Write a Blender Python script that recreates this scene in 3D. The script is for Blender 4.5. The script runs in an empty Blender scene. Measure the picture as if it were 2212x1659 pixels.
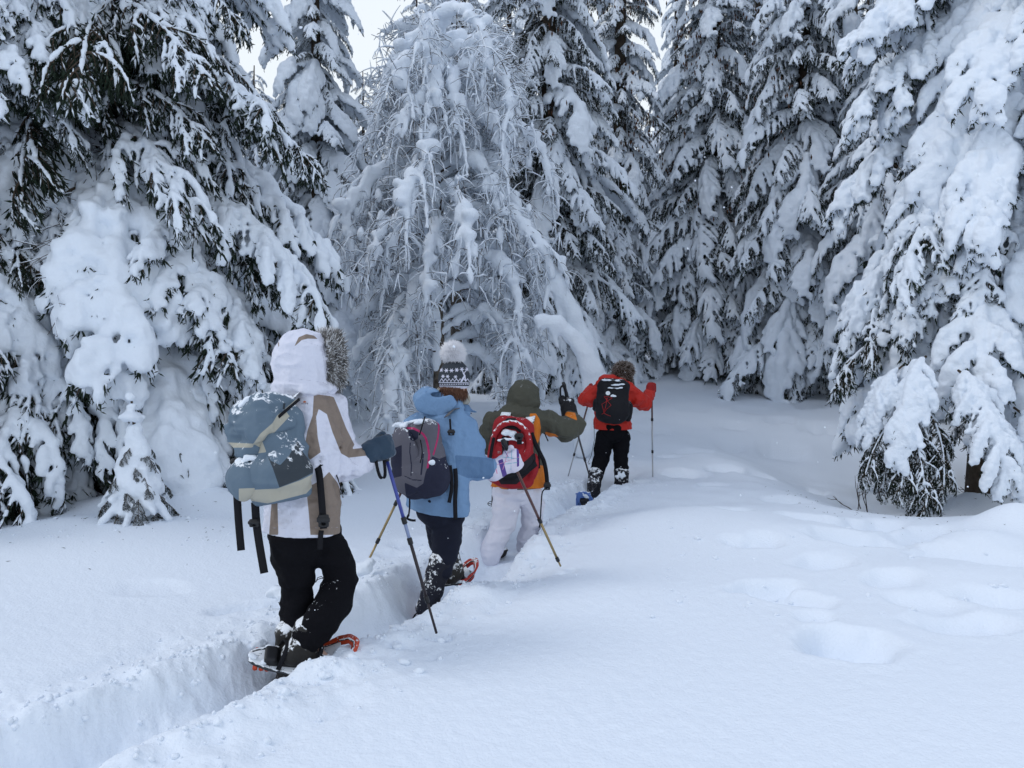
import bpy, math, random
import numpy as np
import openvdb as vdb
from mathutils import Vector, Matrix, Euler

# ------------------------------------------------------------------ camera, sky, sun, exposure
scn = bpy.context.scene
COL = scn.collection
CAM_Z, PITCH, FPX, CX, CY = 1.5, math.radians(3.1), 1659.0, 1106.0, 829.5
cam_d = bpy.data.cameras.new('camera')
cam = bpy.data.objects.new('camera', cam_d)
COL.objects.link(cam)
cam.location = (0, 0, CAM_Z)
cam.rotation_euler = (math.radians(90) - PITCH, 0, 0)
cam_d.sensor_width = 36
cam_d.lens = 27.0
cam_d.clip_start = 0.05
cam_d.clip_end = 2000
scn.camera = cam

w = bpy.data.worlds.new('World')
scn.world = w
w.use_nodes = True
nt = w.node_tree
bg = nt.nodes['Background']
sky = nt.nodes.new('ShaderNodeTexSky')
sky.sky_type = 'NISHITA'
sky.sun_disc = False
sky.sun_elevation = math.radians(50)
sky.sun_rotation = math.radians(-92)
sky.dust_density = 3.0
sc_ = nt.nodes.new('ShaderNodeVectorMath'); sc_.operation = 'SCALE'
sc_.inputs['Scale'].default_value = 0.07
nt.links.new(sky.outputs[0], sc_.inputs[0])
# even cloud cover over the blue sky: pale, slightly brighter overhead, faint cloud mottling
tc = nt.nodes.new('ShaderNodeTexCoord')
nz = nt.nodes.new('ShaderNodeTexNoise'); nz.inputs['Scale'].default_value = 1.6
nz.inputs['Detail'].default_value = 3
nt.links.new(tc.outputs['Generated'], nz.inputs['Vector'])
rp = nt.nodes.new('ShaderNodeValToRGB')
rp.color_ramp.elements[0].position = 0.3
rp.color_ramp.elements[0].color = (0.98, 0.985, 0.99, 1)
rp.color_ramp.elements[1].position = 0.7
rp.color_ramp.elements[1].color = (1.08, 1.08, 1.07, 1)
nt.links.new(nz.outputs['Fac'], rp.inputs[0])
mx = nt.nodes.new('ShaderNodeMixRGB'); mx.inputs[0].default_value = 0.9
nt.links.new(sc_.outputs[0], mx.inputs[1])
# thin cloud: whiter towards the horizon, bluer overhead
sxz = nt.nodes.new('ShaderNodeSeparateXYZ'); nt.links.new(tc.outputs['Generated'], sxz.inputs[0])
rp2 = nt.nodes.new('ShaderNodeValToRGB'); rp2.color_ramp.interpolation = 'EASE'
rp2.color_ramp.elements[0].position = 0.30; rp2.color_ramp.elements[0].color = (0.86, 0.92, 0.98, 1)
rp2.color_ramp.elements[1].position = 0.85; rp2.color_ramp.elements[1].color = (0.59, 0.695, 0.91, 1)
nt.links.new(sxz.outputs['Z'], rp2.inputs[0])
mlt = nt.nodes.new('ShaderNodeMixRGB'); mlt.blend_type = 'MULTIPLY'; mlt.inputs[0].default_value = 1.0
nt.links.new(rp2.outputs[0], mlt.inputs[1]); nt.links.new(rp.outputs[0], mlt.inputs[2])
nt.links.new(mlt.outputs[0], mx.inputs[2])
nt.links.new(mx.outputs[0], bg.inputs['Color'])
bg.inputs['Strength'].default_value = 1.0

sun_d = bpy.data.lights.new('sun', 'SUN')
sun_d.energy = 0.70
sun_d.angle = math.radians(18)
sun_d.color = (1.0, 0.98, 0.96)
sun = bpy.data.objects.new('sun', sun_d)
COL.objects.link(sun)
sun.rotation_euler = (math.radians(40), 0, math.radians(-88))
scn.view_settings.view_transform = 'Standard'
scn.view_settings.look = 'None'
scn.view_settings.exposure = 0.10
scn.view_settings.gamma = 1.0
scn.view_settings.use_curve_mapping = False
scn.render.engine = 'CYCLES'
scn.cycles.max_bounces = 7
scn.cycles.diffuse_bounces = 4
scn.cycles.glossy_bounces = 2
scn.cycles.use_denoising = True

PX = 1.0 / FPX
def W(u, v, d):
    """World point seen at (u, v) of the 2212 x 1659 photograph, d metres along the view axis."""
    a, b = (u - CX) * PX, (CY - v) * PX
    return np.array([a * d, (math.cos(PITCH) + b * math.sin(PITCH)) * d,
                     CAM_Z + (b * math.cos(PITCH) - math.sin(PITCH)) * d])

# ------------------------------------------------------------------ object helpers
def link(o, parent=None):
    COL.objects.link(o)
    if parent is not None:
        o.parent = parent
    return o

def tag(o, label=None, cat=None, group=None, kind=None):
    if label: o['label'] = label
    if cat: o['category'] = cat
    if group: o['group'] = group
    if kind: o['kind'] = kind
    return o

def thing(name, label, cat, loc=(0, 0, 0), rz=0.0, group=None):
    o = bpy.data.objects.new(name, None)
    o.empty_display_size = 0.1
    o.location = loc; o.rotation_euler = (0, 0, rz)
    link(o)
    return tag(o, label, cat, group)

def mesh_np(name, V, F, mats=(), smooth=True, mi=None):
    """V (n,3); F list of (m,k) int arrays."""
    if not isinstance(F, (list, tuple)): F = [F]
    F = [np.asarray(f, dtype=np.int32) for f in F if len(f)]
    me = bpy.data.meshes.new(name)
    V = np.asarray(V, dtype=np.float32)
    me.vertices.add(len(V)); me.vertices.foreach_set('co', V.ravel())
    loops = np.concatenate([f.ravel() for f in F])
    tot = np.concatenate([np.full(len(f), f.shape[1], dtype=np.int32) for f in F])
    st = np.concatenate([[0], np.cumsum(tot)[:-1]]).astype(np.int32)
    me.loops.add(len(loops)); me.loops.foreach_set('vertex_index', loops)
    me.polygons.add(len(tot)); me.polygons.foreach_set('loop_start', st)
    me.polygons.foreach_set('loop_total', tot)
    me.polygons.foreach_set('use_smooth', np.full(len(tot), smooth, dtype=bool))
    for m in mats: me.materials.append(m)
    if mi is not None: me.polygons.foreach_set('material_index', np.asarray(mi, dtype=np.int32))
    me.update(calc_edges=True)
    return me

def add(name, me, parent=None, loc=None):
    o = bpy.data.objects.new(name, me)
    if loc is not None: o.location = loc
    return link(o, parent)

class Geo:
    """collects pieces of geometry, each with a material slot"""
    def __init__(s): s.V = []; s.F = {3: [], 4: []}; s.M = {3: [], 4: []}; s.n = 0
    def add(s, V, F, m=0):
        if not isinstance(F, (list, tuple)): F = [F]
        for f in F:
            f = np.asarray(f, dtype=np.int32)
            if not len(f): continue
            s.F[f.shape[1]].append(f + s.n); s.M[f.shape[1]].append(np.full(len(f), m, dtype=np.int32))
        s.V.append(np.asarray(V, dtype=np.float32)); s.n += len(V)
        return s
    def mesh(s, name, mats, smooth=True):
        F = []; M = []
        for k in (3, 4):
            if s.F[k]: F.append(np.concatenate(s.F[k])); M.append(np.concatenate(s.M[k]))
        return mesh_np(name, np.concatenate(s.V), F, mats, smooth, np.concatenate(M))

def unit(a):
    a = np.asarray(a, dtype=float); n = np.linalg.norm(a, axis=-1, keepdims=True)
    return a / np.maximum(n, 1e-9)

def tubes(P, R, sides=5, closed=True, flat=1.0):
    """P (N,K,3) centre lines, R (N,K) radii -> V, F"""
    P = np.asarray(P, dtype=float); R = np.asarray(R, dtype=float)
    if P.ndim == 2: P = P[None]; R = R[None]
    N, K, _ = P.shape
    T = np.empty_like(P)
    T[:, 1:-1] = P[:, 2:] - P[:, :-2]; T[:, 0] = P[:, 1] - P[:, 0]; T[:, -1] = P[:, -1] - P[:, -2]
    T = unit(T)
    d = unit(P[:, -1] - P[:, 0])
    ref = np.where(np.abs(d[:, 2:3]) < 0.8, np.array([[0, 0, 1.0]]), np.array([[1.0, 0.1, 0]]))
    A = unit(np.cross(T, ref[:, None, :])); B = np.cross(A, T)
    an = np.arange(sides) / sides * 2 * math.pi
    c, s_ = np.cos(an), np.sin(an)
    V = P[:, :, None, :] + R[:, :, None, None] * (A[:, :, None, :] * c[None, None, :, None] + B[:, :, None, :] * (s_ * flat)[None, None, :, None])
    V = V.reshape(-1, 3)
    i = np.arange(N)[:, None, None] * K * sides; k = np.arange(K - 1)[None, :, None] * sides; j = np.arange(sides)[None, None, :]
    j2 = (j + 1) % sides
    q = np.stack([i + k + j, i + k + sides + j, i + k + sides + j2, i + k + j2], -1)[..., ::-1].reshape(-1, 4)
    F = [q]
    if closed:
        nb = len(V)
        V = np.concatenate([V, P[:, 0], P[:, -1]])
        ii = np.arange(N)[:, None]
        jj = np.arange(sides)[None, :]; j3 = (jj + 1) % sides
        t1 = np.stack([nb + ii + 0 * jj, ii * K * sides + jj, ii * K * sides + j3], -1).reshape(-1, 3)[:, ::-1]
        o = ii * K * sides + (K - 1) * sides
        t2 = np.stack([nb + N + ii + 0 * jj, o + j3, o + jj], -1).reshape(-1, 3)[:, ::-1]
        F.append(np.concatenate([t1, t2]))
    return V, F

def spindles(B, T, R, ring=0.4, sides=3):
    """pointed slivers from B to T (n,3) with radius R (n,)"""
    B = np.asarray(B); T = np.asarray(T); R = np.asarray(R); n = len(B)
    d = unit(T - B)
    ref = np.where(np.abs(d[:, 2:3]) < 0.9, np.array([[0, 0, 1.0]]), np.array([[1.0, 0, 0]]))
    A = unit(np.cross(d, ref)); C = np.cross(A, d)
    ph = np.random.RandomState(n).uniform(0, 6.28, n)
    M = B + (T - B) * ring
    rings = [M + R[:, None] * (A * np.cos(ph + 2 * math.pi * k / sides)[:, None] + C * np.sin(ph + 2 * math.pi * k / sides)[:, None]) for k in range(sides)]
    V = np.stack([B] + rings + [T], 1).reshape(-1, 3)
    o = np.arange(n)[:, None] * (sides + 2)
    t = []
    for k in range(sides):
        k2 = (k + 1) % sides
        t.append(np.concatenate([o, o + 1 + k2, o + 1 + k], 1)); t.append(np.concatenate([o + sides + 1, o + 1 + k, o + 1 + k2], 1))
    return V, np.concatenate(t)

# ------------------------------------------------------------------ distance fields -> organic meshes
def smin(a, b, k):
    if k <= 0: return np.minimum(a, b)
    h = np.maximum(k - np.abs(a - b), 0) / k
    return np.minimum(a, b) - h * h * (k * 0.25)

def lerp_mat(n, h, scale, off, m):
    x = (np.arange(n) * h) / scale + off
    i = np.floor(x).astype(int) % m; f = x - np.floor(x); f = f * f * (3 - 2 * f)
    Wm = np.zeros((n, m), dtype=np.float32)
    Wm[np.arange(n), i] += 1 - f; Wm[np.arange(n), (i + 1) % m] += f
    return Wm

class Field:
    def __init__(s, lo, hi, h):
        s.lo = np.asarray(lo, dtype=float); s.h = h
        s.n = np.maximum(np.ceil((np.asarray(hi) - s.lo) / h).astype(int) + 1, 4)
        s.f = np.full(s.n, 1.0, dtype=np.float32)
        s.ax = [(s.lo[i] + np.arange(s.n[i]) * h).astype(np.float32) for i in range(3)]
    def win(s, lo, hi, m):
        a = np.clip(np.floor((np.asarray(lo) - m - s.lo) / s.h).astype(int), 0, s.n)
        b = np.clip(np.ceil((np.asarray(hi) + m - s.lo) / s.h).astype(int) + 1, 0, s.n)
        if np.any(b - a < 1): return None, None, None, None
        sl = tuple(slice(a[i], b[i]) for i in range(3))
        return sl, s.ax[0][sl[0]][:, None, None], s.ax[1][sl[1]][None, :, None], s.ax[2][sl[2]][None, None, :]
    def _mix(s, sl, d, k, op):
        f = s.f[sl]
        if op == 'u': s.f[sl] = smin(f, d, k)
        elif op == 's': s.f[sl] = -smin(-f, d, k)
        else: s.f[sl] = -smin(-f, -d, k)
    def cone(s, a, b, ra, rb, k=0.0, op='u', flat=None):
        a = np.asarray(a, float); b = np.asarray(b, float); r = max(ra, rb)
        m = k + 3 * s.h
        sl, x, y, z = s.win(np.minimum(a, b) - r, np.maximum(a, b) + r, m)
        if sl is None: return s
        ab = b - a; L2 = max(float(ab @ ab), 1e-9)
        px, py, pz = x - a[0], y - a[1], z - a[2]
        t = np.clip((px * ab[0] + py * ab[1] + pz * ab[2]) / L2, 0, 1)
        dx, dy, dz = px - t * ab[0], py - t * ab[1], pz - t * ab[2]
        q = dx * dx + dy * dy + dz * dz
        if flat is not None:   # (direction, factor): squeezed along a direction
            u_, fc = flat
            e = dx * u_[0] + dy * u_[1] + dz * u_[2]
            q = q - e * e + (e * fc) ** 2
        d = np.sqrt(q) - (ra + (rb - ra) * t)
        s._mix(sl, d, k, op); return s
    def chain(s, P, R, k=0.0, op='u', flat=None):
        for i in range(len(P) - 1): s.cone(P[i], P[i + 1], R[i], R[i + 1], k, op, flat)
        return s
    def ell(s, c, r, R=None, k=0.0, op='u'):
        c = np.asarray(c, float); r = np.asarray(r, float) * np.ones(3); m = k + 3 * s.h
        ext = np.abs(R) @ r if R is not None else r
        sl, x, y, z = s.win(c - ext, c + ext, m)
        if sl is None: return s
        x, y, z = x - c[0], y - c[1], z - c[2]
        if R is not None:
            x, y, z = (x * R[0, 0] + y * R[1, 0] + z * R[2, 0], x * R[0, 1] + y * R[1, 1] + z * R[2, 1], x * R[0, 2] + y * R[1, 2] + z * R[2, 2])
        k0 = np.sqrt((x / r[0]) ** 2 + (y / r[1]) ** 2 + (z / r[2]) ** 2)
        k1 = np.sqrt((x / r[0] ** 2) ** 2 + (y / r[1] ** 2) ** 2 + (z / r[2] ** 2) ** 2)
        d = np.where(k0 < 1e-6, -r.min(), k0 * (k0 - 1) / np.maximum(k1, 1e-9))
        s._mix(sl, d, k, op); return s
    def box(s, c, hf, R=None, rd=0.02, k=0.0, op='u'):
        c = np.asarray(c, float); hf = np.asarray(hf, float); m = k + 3 * s.h
        ext = np.abs(R) @ hf if R is not None else hf
        sl, x, y, z = s.win(c - ext, c + ext, m)
        if sl is None: return s
        x, y, z = x - c[0], y - c[1], z - c[2]
        if R is not None:
            x, y, z = (x * R[0, 0] + y * R[1, 0] + z * R[2, 0], x * R[0, 1] + y * R[1, 1] + z * R[2, 1], x * R[0, 2] + y * R[1, 2] + z * R[2, 2])
        qx, qy, qz = np.abs(x) - hf[0] + rd, np.abs(y) - hf[1] + rd, np.abs(z) - hf[2] + rd
        d = np.sqrt(np.maximum(qx, 0) ** 2 + np.maximum(qy, 0) ** 2 + np.maximum(qz, 0) ** 2) + np.minimum(np.maximum(np.maximum(qx, qy), qz), 0) - rd
        s._mix(sl, d, k, op); return s
    def cut(s, p, n, k=0.0):
        """remove what lies on the side n points to"""
        n = unit(n)
        d = (s.ax[0][:, None, None] - p[0]) * n[0] + (s.ax[1][None, :, None] - p[1]) * n[1] + (s.ax[2][None, None, :] - p[2]) * n[2]
        s.f = -smin(-s.f, -d.astype(np.float32), k); return s
    def noise(s, amp, scale, seed=0, ridge=False):
        scale = np.ones(3) * scale; rs = np.random.RandomState(seed); m = 24
        L = rs.uniform(-1, 1, (m, m, m)).astype(np.float32)
        o = rs.uniform(0, m, 3)
        A = [lerp_mat(s.n[i], s.h, scale[i], o[i], m) for i in range(3)]
        N = np.einsum('ia,abc->ibc', A[0], L, optimize=True)
        N = np.einsum('jb,ibc->ijc', A[1], N, optimize=True)
        N = np.einsum('kc,ijc->ijk', A[2], N, optimize=True)
        if ridge: N = 1 - 2 * np.abs(N)
        s.f += (amp * N).astype(np.float32); return s
    def polys(s, adapt=0.0, iso=0.0):
        bgv = 3.0 * s.h
        f = np.clip(s.f, -bgv, bgv)
        f[0] = f[-1] = bgv; f[:, 0] = f[:, -1] = bgv; f[:, :, 0] = f[:, :, -1] = bgv
        g = vdb.FloatGrid(background=float(bgv))
        g.copyFromArray(np.ascontiguousarray(f))
        if adapt > 0: P, T, Q = g.convertToPolygons(iso, adapt)
        else:
            P, Q = g.convertToQuads(iso); T = np.zeros((0, 3), dtype=np.int32)
        V = P * s.h + s.lo
        F = []
        if len(T): F.append(np.asarray(T)[:, ::-1])
        if len(Q): F.append(np.asarray(Q)[:, ::-1])
        return V, F
    def mesh(s, name, mats, adapt=0.0):
        V, F = s.polys(adapt)
        return mesh_np(name, V, F, mats)

def bounds(pts, m):
    pts = np.asarray(pts); return pts.min(0) - m, pts.max(0) + m

# ------------------------------------------------------------------ materials
def mat(name, color, rough=0.8, spec=0.3, metal=0.0, bump=None, var=None, dust=None, sheen=0.0, coat=0.0):
    """bump=(scale, strength, dist)  var=(scale, amount)  dust=(amount 0..1, scale) loose snow caught on upward faces"""
    m = bpy.data.materials.new(name); m.use_nodes = True
    t = m.node_tree; b = t.nodes['Principled BSDF']
    b.inputs['Roughness'].default_value = rough
    b.inputs['Specular IOR Level'].default_value = spec
    b.inputs['Metallic'].default_value = metal
    b.inputs['Sheen Weight'].default_value = sheen
    b.inputs['Coat Weight'].default_value = coat
    c4 = tuple(color) + (1,)
    b.inputs['Base Color'].default_value = c4
    tc = t.nodes.new('ShaderNodeTexCoord')
    sock = None
    def base():
        nonlocal sock
        if sock is None:
            r = t.nodes.new('ShaderNodeRGB'); r.outputs[0].default_value = c4; sock = r.outputs[0]
        return sock
    if var:
        n = t.nodes.new('ShaderNodeTexNoise'); n.inputs['Scale'].default_value = var[0]; n.inputs['Detail'].default_value = 4
        t.links.new(tc.outputs['Object'], n.inputs['Vector'])
        mr = t.nodes.new('ShaderNodeMapRange'); mr.inputs[1].default_value = 0.25; mr.inputs[2].default_value = 0.75
        mr.inputs[3].default_value = 1 - var[1]; mr.inputs[4].default_value = 1 + var[1]
        t.links.new(n.outputs['Fac'], mr.inputs[0])
        sc = t.nodes.new('ShaderNodeVectorMath'); sc.operation = 'SCALE'
        t.links.new(base(), sc.inputs[0]); t.links.new(mr.outputs[0], sc.inputs['Scale']); sock = sc.outputs[0]
    if dust:
        base()
        g = t.nodes.new('ShaderNodeNewGeometry'); sx = t.nodes.new('ShaderNodeSeparateXYZ')
        t.links.new(g.outputs['Normal'], sx.inputs[0])
        n = t.nodes.new('ShaderNodeTexNoise'); n.inputs['Scale'].default_value = dust[1]; n.inputs['Detail'].default_value = 6; n.inputs['Roughness'].default_value = 0.7
        t.links.new(tc.outputs['Object'], n.inputs['Vector'])
        a = t.nodes.new('ShaderNodeMath'); a.operation = 'MULTIPLY_ADD'; a.inputs[1].default_value = 0.30
        t.links.new(sx.outputs['Z'], a.inputs[0]); t.links.new(n.outputs['Fac'], a.inputs[2])
        mr = t.nodes.new('ShaderNodeMapRange'); mr.inputs[1].default_value = 0.97 - dust[0] * 0.72; mr.inputs[2].default_value = 1.03 - dust[0] * 0.72
        t.links.new(a.outputs[0], mr.inputs[0])
        mxx = t.nodes.new('ShaderNodeMixRGB'); mxx.inputs[2].default_value = (0.84, 0.87, 0.9, 1)
        t.links.new(mr.outputs[0], mxx.inputs[0]); t.links.new(sock, mxx.inputs[1]); sock = mxx.outputs[0]
    if sock is not None: t.links.new(sock, b.inputs['Base Color'])
    if bump:
        n = t.nodes.new('ShaderNodeTexNoise'); n.inputs['Scale'].default_value = bump[0]; n.inputs['Detail'].default_value = 5
        t.links.new(tc.outputs['Object'], n.inputs['Vector'])
        bp = t.nodes.new('ShaderNodeBump'); bp.inputs['Strength'].default_value = bump[1]; bp.inputs['Distance'].default_value = bump[2]
        t.links.new(n.outputs['Fac'], bp.inputs['Height']); t.links.new(bp.outputs[0], b.inputs['Normal'])
    m['_out'] = 0
    return m

M_SNOW = mat('snow', (0.81, 0.865, 0.93), 0.75, 0.15, bump=(38, 0.6, 0.016))
M_SNOWG = mat('snow_ground', (0.81, 0.865, 0.93), 0.7, 0.18, bump=(60, 0.5, 0.012))
M_NEEDLE = mat('spruce_needles', (0.016, 0.027, 0.016), 0.75, 0.25, var=(9, 0.6))
M_NEEDLE_F = mat('spruce_needles_frosted', (0.33, 0.37, 0.38), 0.85, 0.2, var=(6, 0.5))
M_BARK = mat('bark', (0.07, 0.052, 0.038), 0.9, 0.2, var=(14, 0.4), bump=(30, 0.6, 0.02))
# ------------------------------------------------------------------ snow laden spruce boughs (shared meshes)
def bough_lines(rs, L, th0, th1, wid, hang, nb, curl=0.0):
    """spine and branchlets of one bough; root at the origin, growing along +x and bending down"""
    K = 13
    s = np.linspace(0, 1, K)
    th = np.radians(th0 + (th1 - th0) * s ** 0.8)
    yaw = curl * s
    d = np.stack([np.cos(th) * np.cos(yaw), np.cos(th) * np.sin(yaw), np.sin(th)], 1)
    sp = np.concatenate([[[0, 0, 0]], np.cumsum((d[1:] + d[:-1]) / 2 * L / (K - 1), 0)])
    lines = []
    for i in range(nb):
        t = 0.10 + 0.88 * (i + rs.uniform(-.3, .3)) / nb
        t = min(max(t, 0.06), 0.99)
        j = t * (K - 1); i0 = int(j); f = j - i0
        p = sp[i0] * (1 - f) + sp[min(i0 + 1, K - 1)] * f
        tg = unit(d[i0] * (1 - f) + d[min(i0 + 1, K - 1)] * f)
        side = 1 if i % 2 else -1
        lat = np.array([-math.sin(yaw[i0]), math.cos(yaw[i0]), 0]) * side
        prof = math.sin(math.pi * (0.16 + 0.80 * t) ** 0.9) ** 0.7 * (1.0 - 0.25 * t)
        ln = wid * (0.25 + prof) * rs.uniform(0.65, 1.15)
        a = rs.uniform(0.75, 1.1)
        dd = lat * a + tg * rs.uniform(0.5, 0.9)
        pts = [p]; nseg = 5
        for q in range(nseg):
            g = hang * (0.25 + q / nseg * 1.5)
            dd2 = unit(unit(dd) + np.array([0, 0, -g]) + rs.normal(0, 0.08, 3))
            pts.append(pts[-1] + dd2 * ln / nseg)
        lines.append((t, np.array(pts), ln))
    return sp, d, lines

def make_bough(seed, L=1.6, th0=5, th1=-78, wid=0.42, hang=0.7, nb=26, snow=1.0, cover=1.0, h=0.02,
               needles=1.0, frost=0.3, slab=1.0, curl=0.0, adapt=0.0, thin=1.0, fronds=0, fl=(.45, .85), kk=1.0, rough=1.0, nl=1.0, bare=False):
    """one bough: twigs and needles (Geo) and the snow lying on it (V, faces)"""
    rs = np.random.RandomState(seed)
    sp, d, lines = bough_lines(rs, L, th0, th1, wid, hang, nb, curl)
    K = len(sp)
    sets = [(sp, d, lines, 1.0)]
    for i in range(fronds):
        t = 0.16 + 0.80 * (i + rs.uniform(-.25, .25)) / fronds
        j = min(int(t * (K - 1)), K - 2)
        side = 1 if i % 2 else -1
        fs = rs.uniform(*fl) * (1 - 0.45 * t) * (0.75 + 0.5 * math.sin(math.pi * t))
        s2, d2, l2 = bough_lines(rs, fs, rs.uniform(-25, 5), rs.uniform(-90, -76), wid * .42, hang * 1.2, max(int(13 * fs / .7), 6), rs.uniform(-.4, .4))
        ya = math.atan2(d[j][1], d[j][0]) + side * rs.uniform(.5, 1.35)
        c, s_ = math.cos(ya), math.sin(ya); Rm = np.array([[c, -s_, 0], [s_, c, 0], [0, 0, 1]])
        o = sp[j]
        sets.append((s2 @ Rm.T + o, d2 @ Rm.T, [(t_, p @ Rm.T + o, ln) for t_, p, ln in l2], .72))
    allp = np.concatenate([x[0] for x in sets] + [l[1] for x in sets for l in x[2]])
    lo, hi = bounds(allp, 0.17 * snow + 0.04)
    F = Field(lo, hi, h)
    s = np.linspace(0, 1, K)
    for sp_, d_, lines_, m_ in sets:
        lat = np.stack([-d_[:, 1], d_[:, 0], 0 * d_[:, 0]], 1)
        nrm = np.cross(d_, unit(lat + 1e-6)); nrm = unit(nrm * np.sign(nrm[:, 2:3] + 1e-6) + np.array([0, 0, 0.35]))
        r = m_ * snow * (0.022 + 0.055 * slab * np.sin(math.pi * np.clip(s * 0.85 + 0.12, 0, 1))) * rs.uniform(0.7, 1.25, K)
        P = sp_ + nrm * (r * 0.75)[:, None]
        i0 = 1 if cover > 0.8 else (3 if m_ == 1 else 1)
        if not bare or rs.rand() < .8: F.chain(P[i0:], r[i0:], k=0.03 * snow * kk)
        for t, pts, ln in lines_:
            if rs.rand() > cover: continue
            n = len(pts); q = np.linspace(0, 1, n)
            rr = m_ * snow * (0.030 * (1 - q * 0.45) + 0.014 * slab) * rs.uniform(0.7, 1.3) * (0.75 + 0.6 * rs.rand(n)) * min(1, ln / 0.22 + 0.35)
            off = np.array([0.25 * d_[6][0], 0.25 * d_[6][1], 0.9]); e = n if rs.rand() < 0.7 else n - 1
            pp = pts + off * (rr * 0.7)[:, None]
            F.chain(pp[:e], rr[:e], k=0.045 * slab * snow * kk + .004)
            if rs.rand() < 0.5 * slab:
                c = pp[rs.randint(1, e)]
                F.ell(c, np.array([.06, .06, .05]) * m_ * snow * rs.uniform(0.6, 1.1), k=0.035 * kk)
    a_ = min(snow, 1.2) * rough
    F.noise(0.016 * a_, 0.12, seed + 1).noise(0.015 * a_, 0.052, seed + 2)
    if h < .021: F.noise(0.007 * a_, 0.03, seed + 3)
    snow_geo = F.polys(adapt)
    g = Geo()
    for sp_, d_, lines_, m_ in sets:
        g.add(*tubes(sp_, np.linspace(0.022, 0.005, K) * thin * m_ ** 2, 5), m=1)
        g.add(*tubes(np.array([l[1] for l in lines_]), np.array([np.linspace(0.007, 0.0025, 6) * (1.0 if not bare else .7) for l in lines_]), 3, closed=False), m=1)
    if bare:
        for sp_, d_, lines_, m_ in sets:       # dead twigs: fine side shoots instead of needles
            A0 = []; A1 = []
            for l in lines_:
                n = 7; q = rs.uniform(.1, 1, n) * 5; a = np.minimum(q.astype(int), 4); f = (q - a)[:, None]
                p = l[1][a] * (1 - f) + l[1][a + 1] * f
                dr = unit(unit(l[1][a + 1] - l[1][a]) + rs.normal(0, .7, (n, 3)))
                A0.append(p); A1.append(p + dr * rs.uniform(.06, .2, (n, 1)))
            A0 = np.concatenate(A0); A1 = np.concatenate(A1)
            mid = (A0 + A1) / 2 + rs.normal(0, .008, A0.shape)
            g.add(*tubes(np.stack([A0, mid, A1], 1), np.tile([.0035, .0028, .0018], (len(A0), 1)), 3, closed=False), m=1)
            g.add(*tubes(np.stack([A0, mid, A1], 1) + np.array([0, 0, .006]), np.tile([.006, .007, .003], (len(A0), 1)) * rs.uniform(.2, 1.2, (len(A0), 1)), 3, closed=False), m=2)
        return g, snow_geo
    B = []; T = []; R = []
    step = 0.024 / needles
    for sp_, d_, lines_, m_ in sets:
        for pts, main in [(sp_, True)] + [(l[1], False) for l in lines_]:
            lineL = float(np.linalg.norm(np.diff(pts, axis=0), axis=1).sum())
            n = max(int(lineL / step), 3)
            q = np.sort(rs.uniform(0.12 if main and m_ == 1 else 0.03, 1.0, n)) * (len(pts) - 1)
            a = np.minimum(q.astype(int), len(pts) - 2); f = (q - a)[:, None]
            p = pts[a] * (1 - f) + pts[a + 1] * f
            tg = unit(pts[a + 1] - pts[a])
            dr = unit(tg * 0.7 + rs.normal(0, 0.5, (n, 3)) + np.array([0, 0, -0.75]))
            ln = rs.uniform(0.04, 0.11, n) * nl
            B.append(p); T.append(p + dr * ln[:, None]); R.append(rs.uniform(0.005, 0.0105, n) * nl)
            B.append(pts[-2:-1]); T.append(pts[-1:] + unit(pts[-1:] - pts[-2:-1]) * 0.05); R.append(np.array([0.010 * nl]))
    B = np.concatenate(B); T = np.concatenate(T); R = np.concatenate(R)
    g.add(*spindles(B, T, R), m=0)
    m = rs.rand(len(B)) < 0.8
    Bb, Tt = B[m], T[m]; n = len(Bb)
    for _ in range(2 if needles > .6 else 1):
        f = rs.uniform(0.2, 0.9, (n, 1)); p = Bb * (1 - f) + Tt * f
        dr = unit(unit(Tt - Bb) + rs.normal(0, 0.6, (n, 3)))
        g.add(*spindles(p, p + dr * rs.uniform(0.02, 0.04, (n, 1)) * nl, rs.uniform(0.003, 0.005, n) * nl), m=0)
    if frost > 0:
        m = rs.rand(len(B)) < frost
        o = np.array([0.004, 0, 0.009])
        g.add(*spindles(B[m] + o, T[m] * 0.93 + B[m] * 0.07 + o, R[m] * rs.uniform(0.7, 1.4, m.sum())), m=2)
    return g, snow_geo

def bough_meshes(tagname, variants, split):
    out = []
    for i, kw in enumerate(variants):
        g, sg = make_bough(**kw)
        if split:
            out.append((g.mesh('bough_' + tagname, [M_NEEDLE, M_BARK, M_SNOW], smooth=True), mesh_np('bough_snow_' + tagname, sg[0], sg[1], [M_SNOW])))
        else:
            g.add(sg[0], sg[1], m=2)
            out.append((g.mesh('bough_' + tagname, [M_NEEDLE, M_BARK, M_SNOW], smooth=True), None))
    return out
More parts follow.
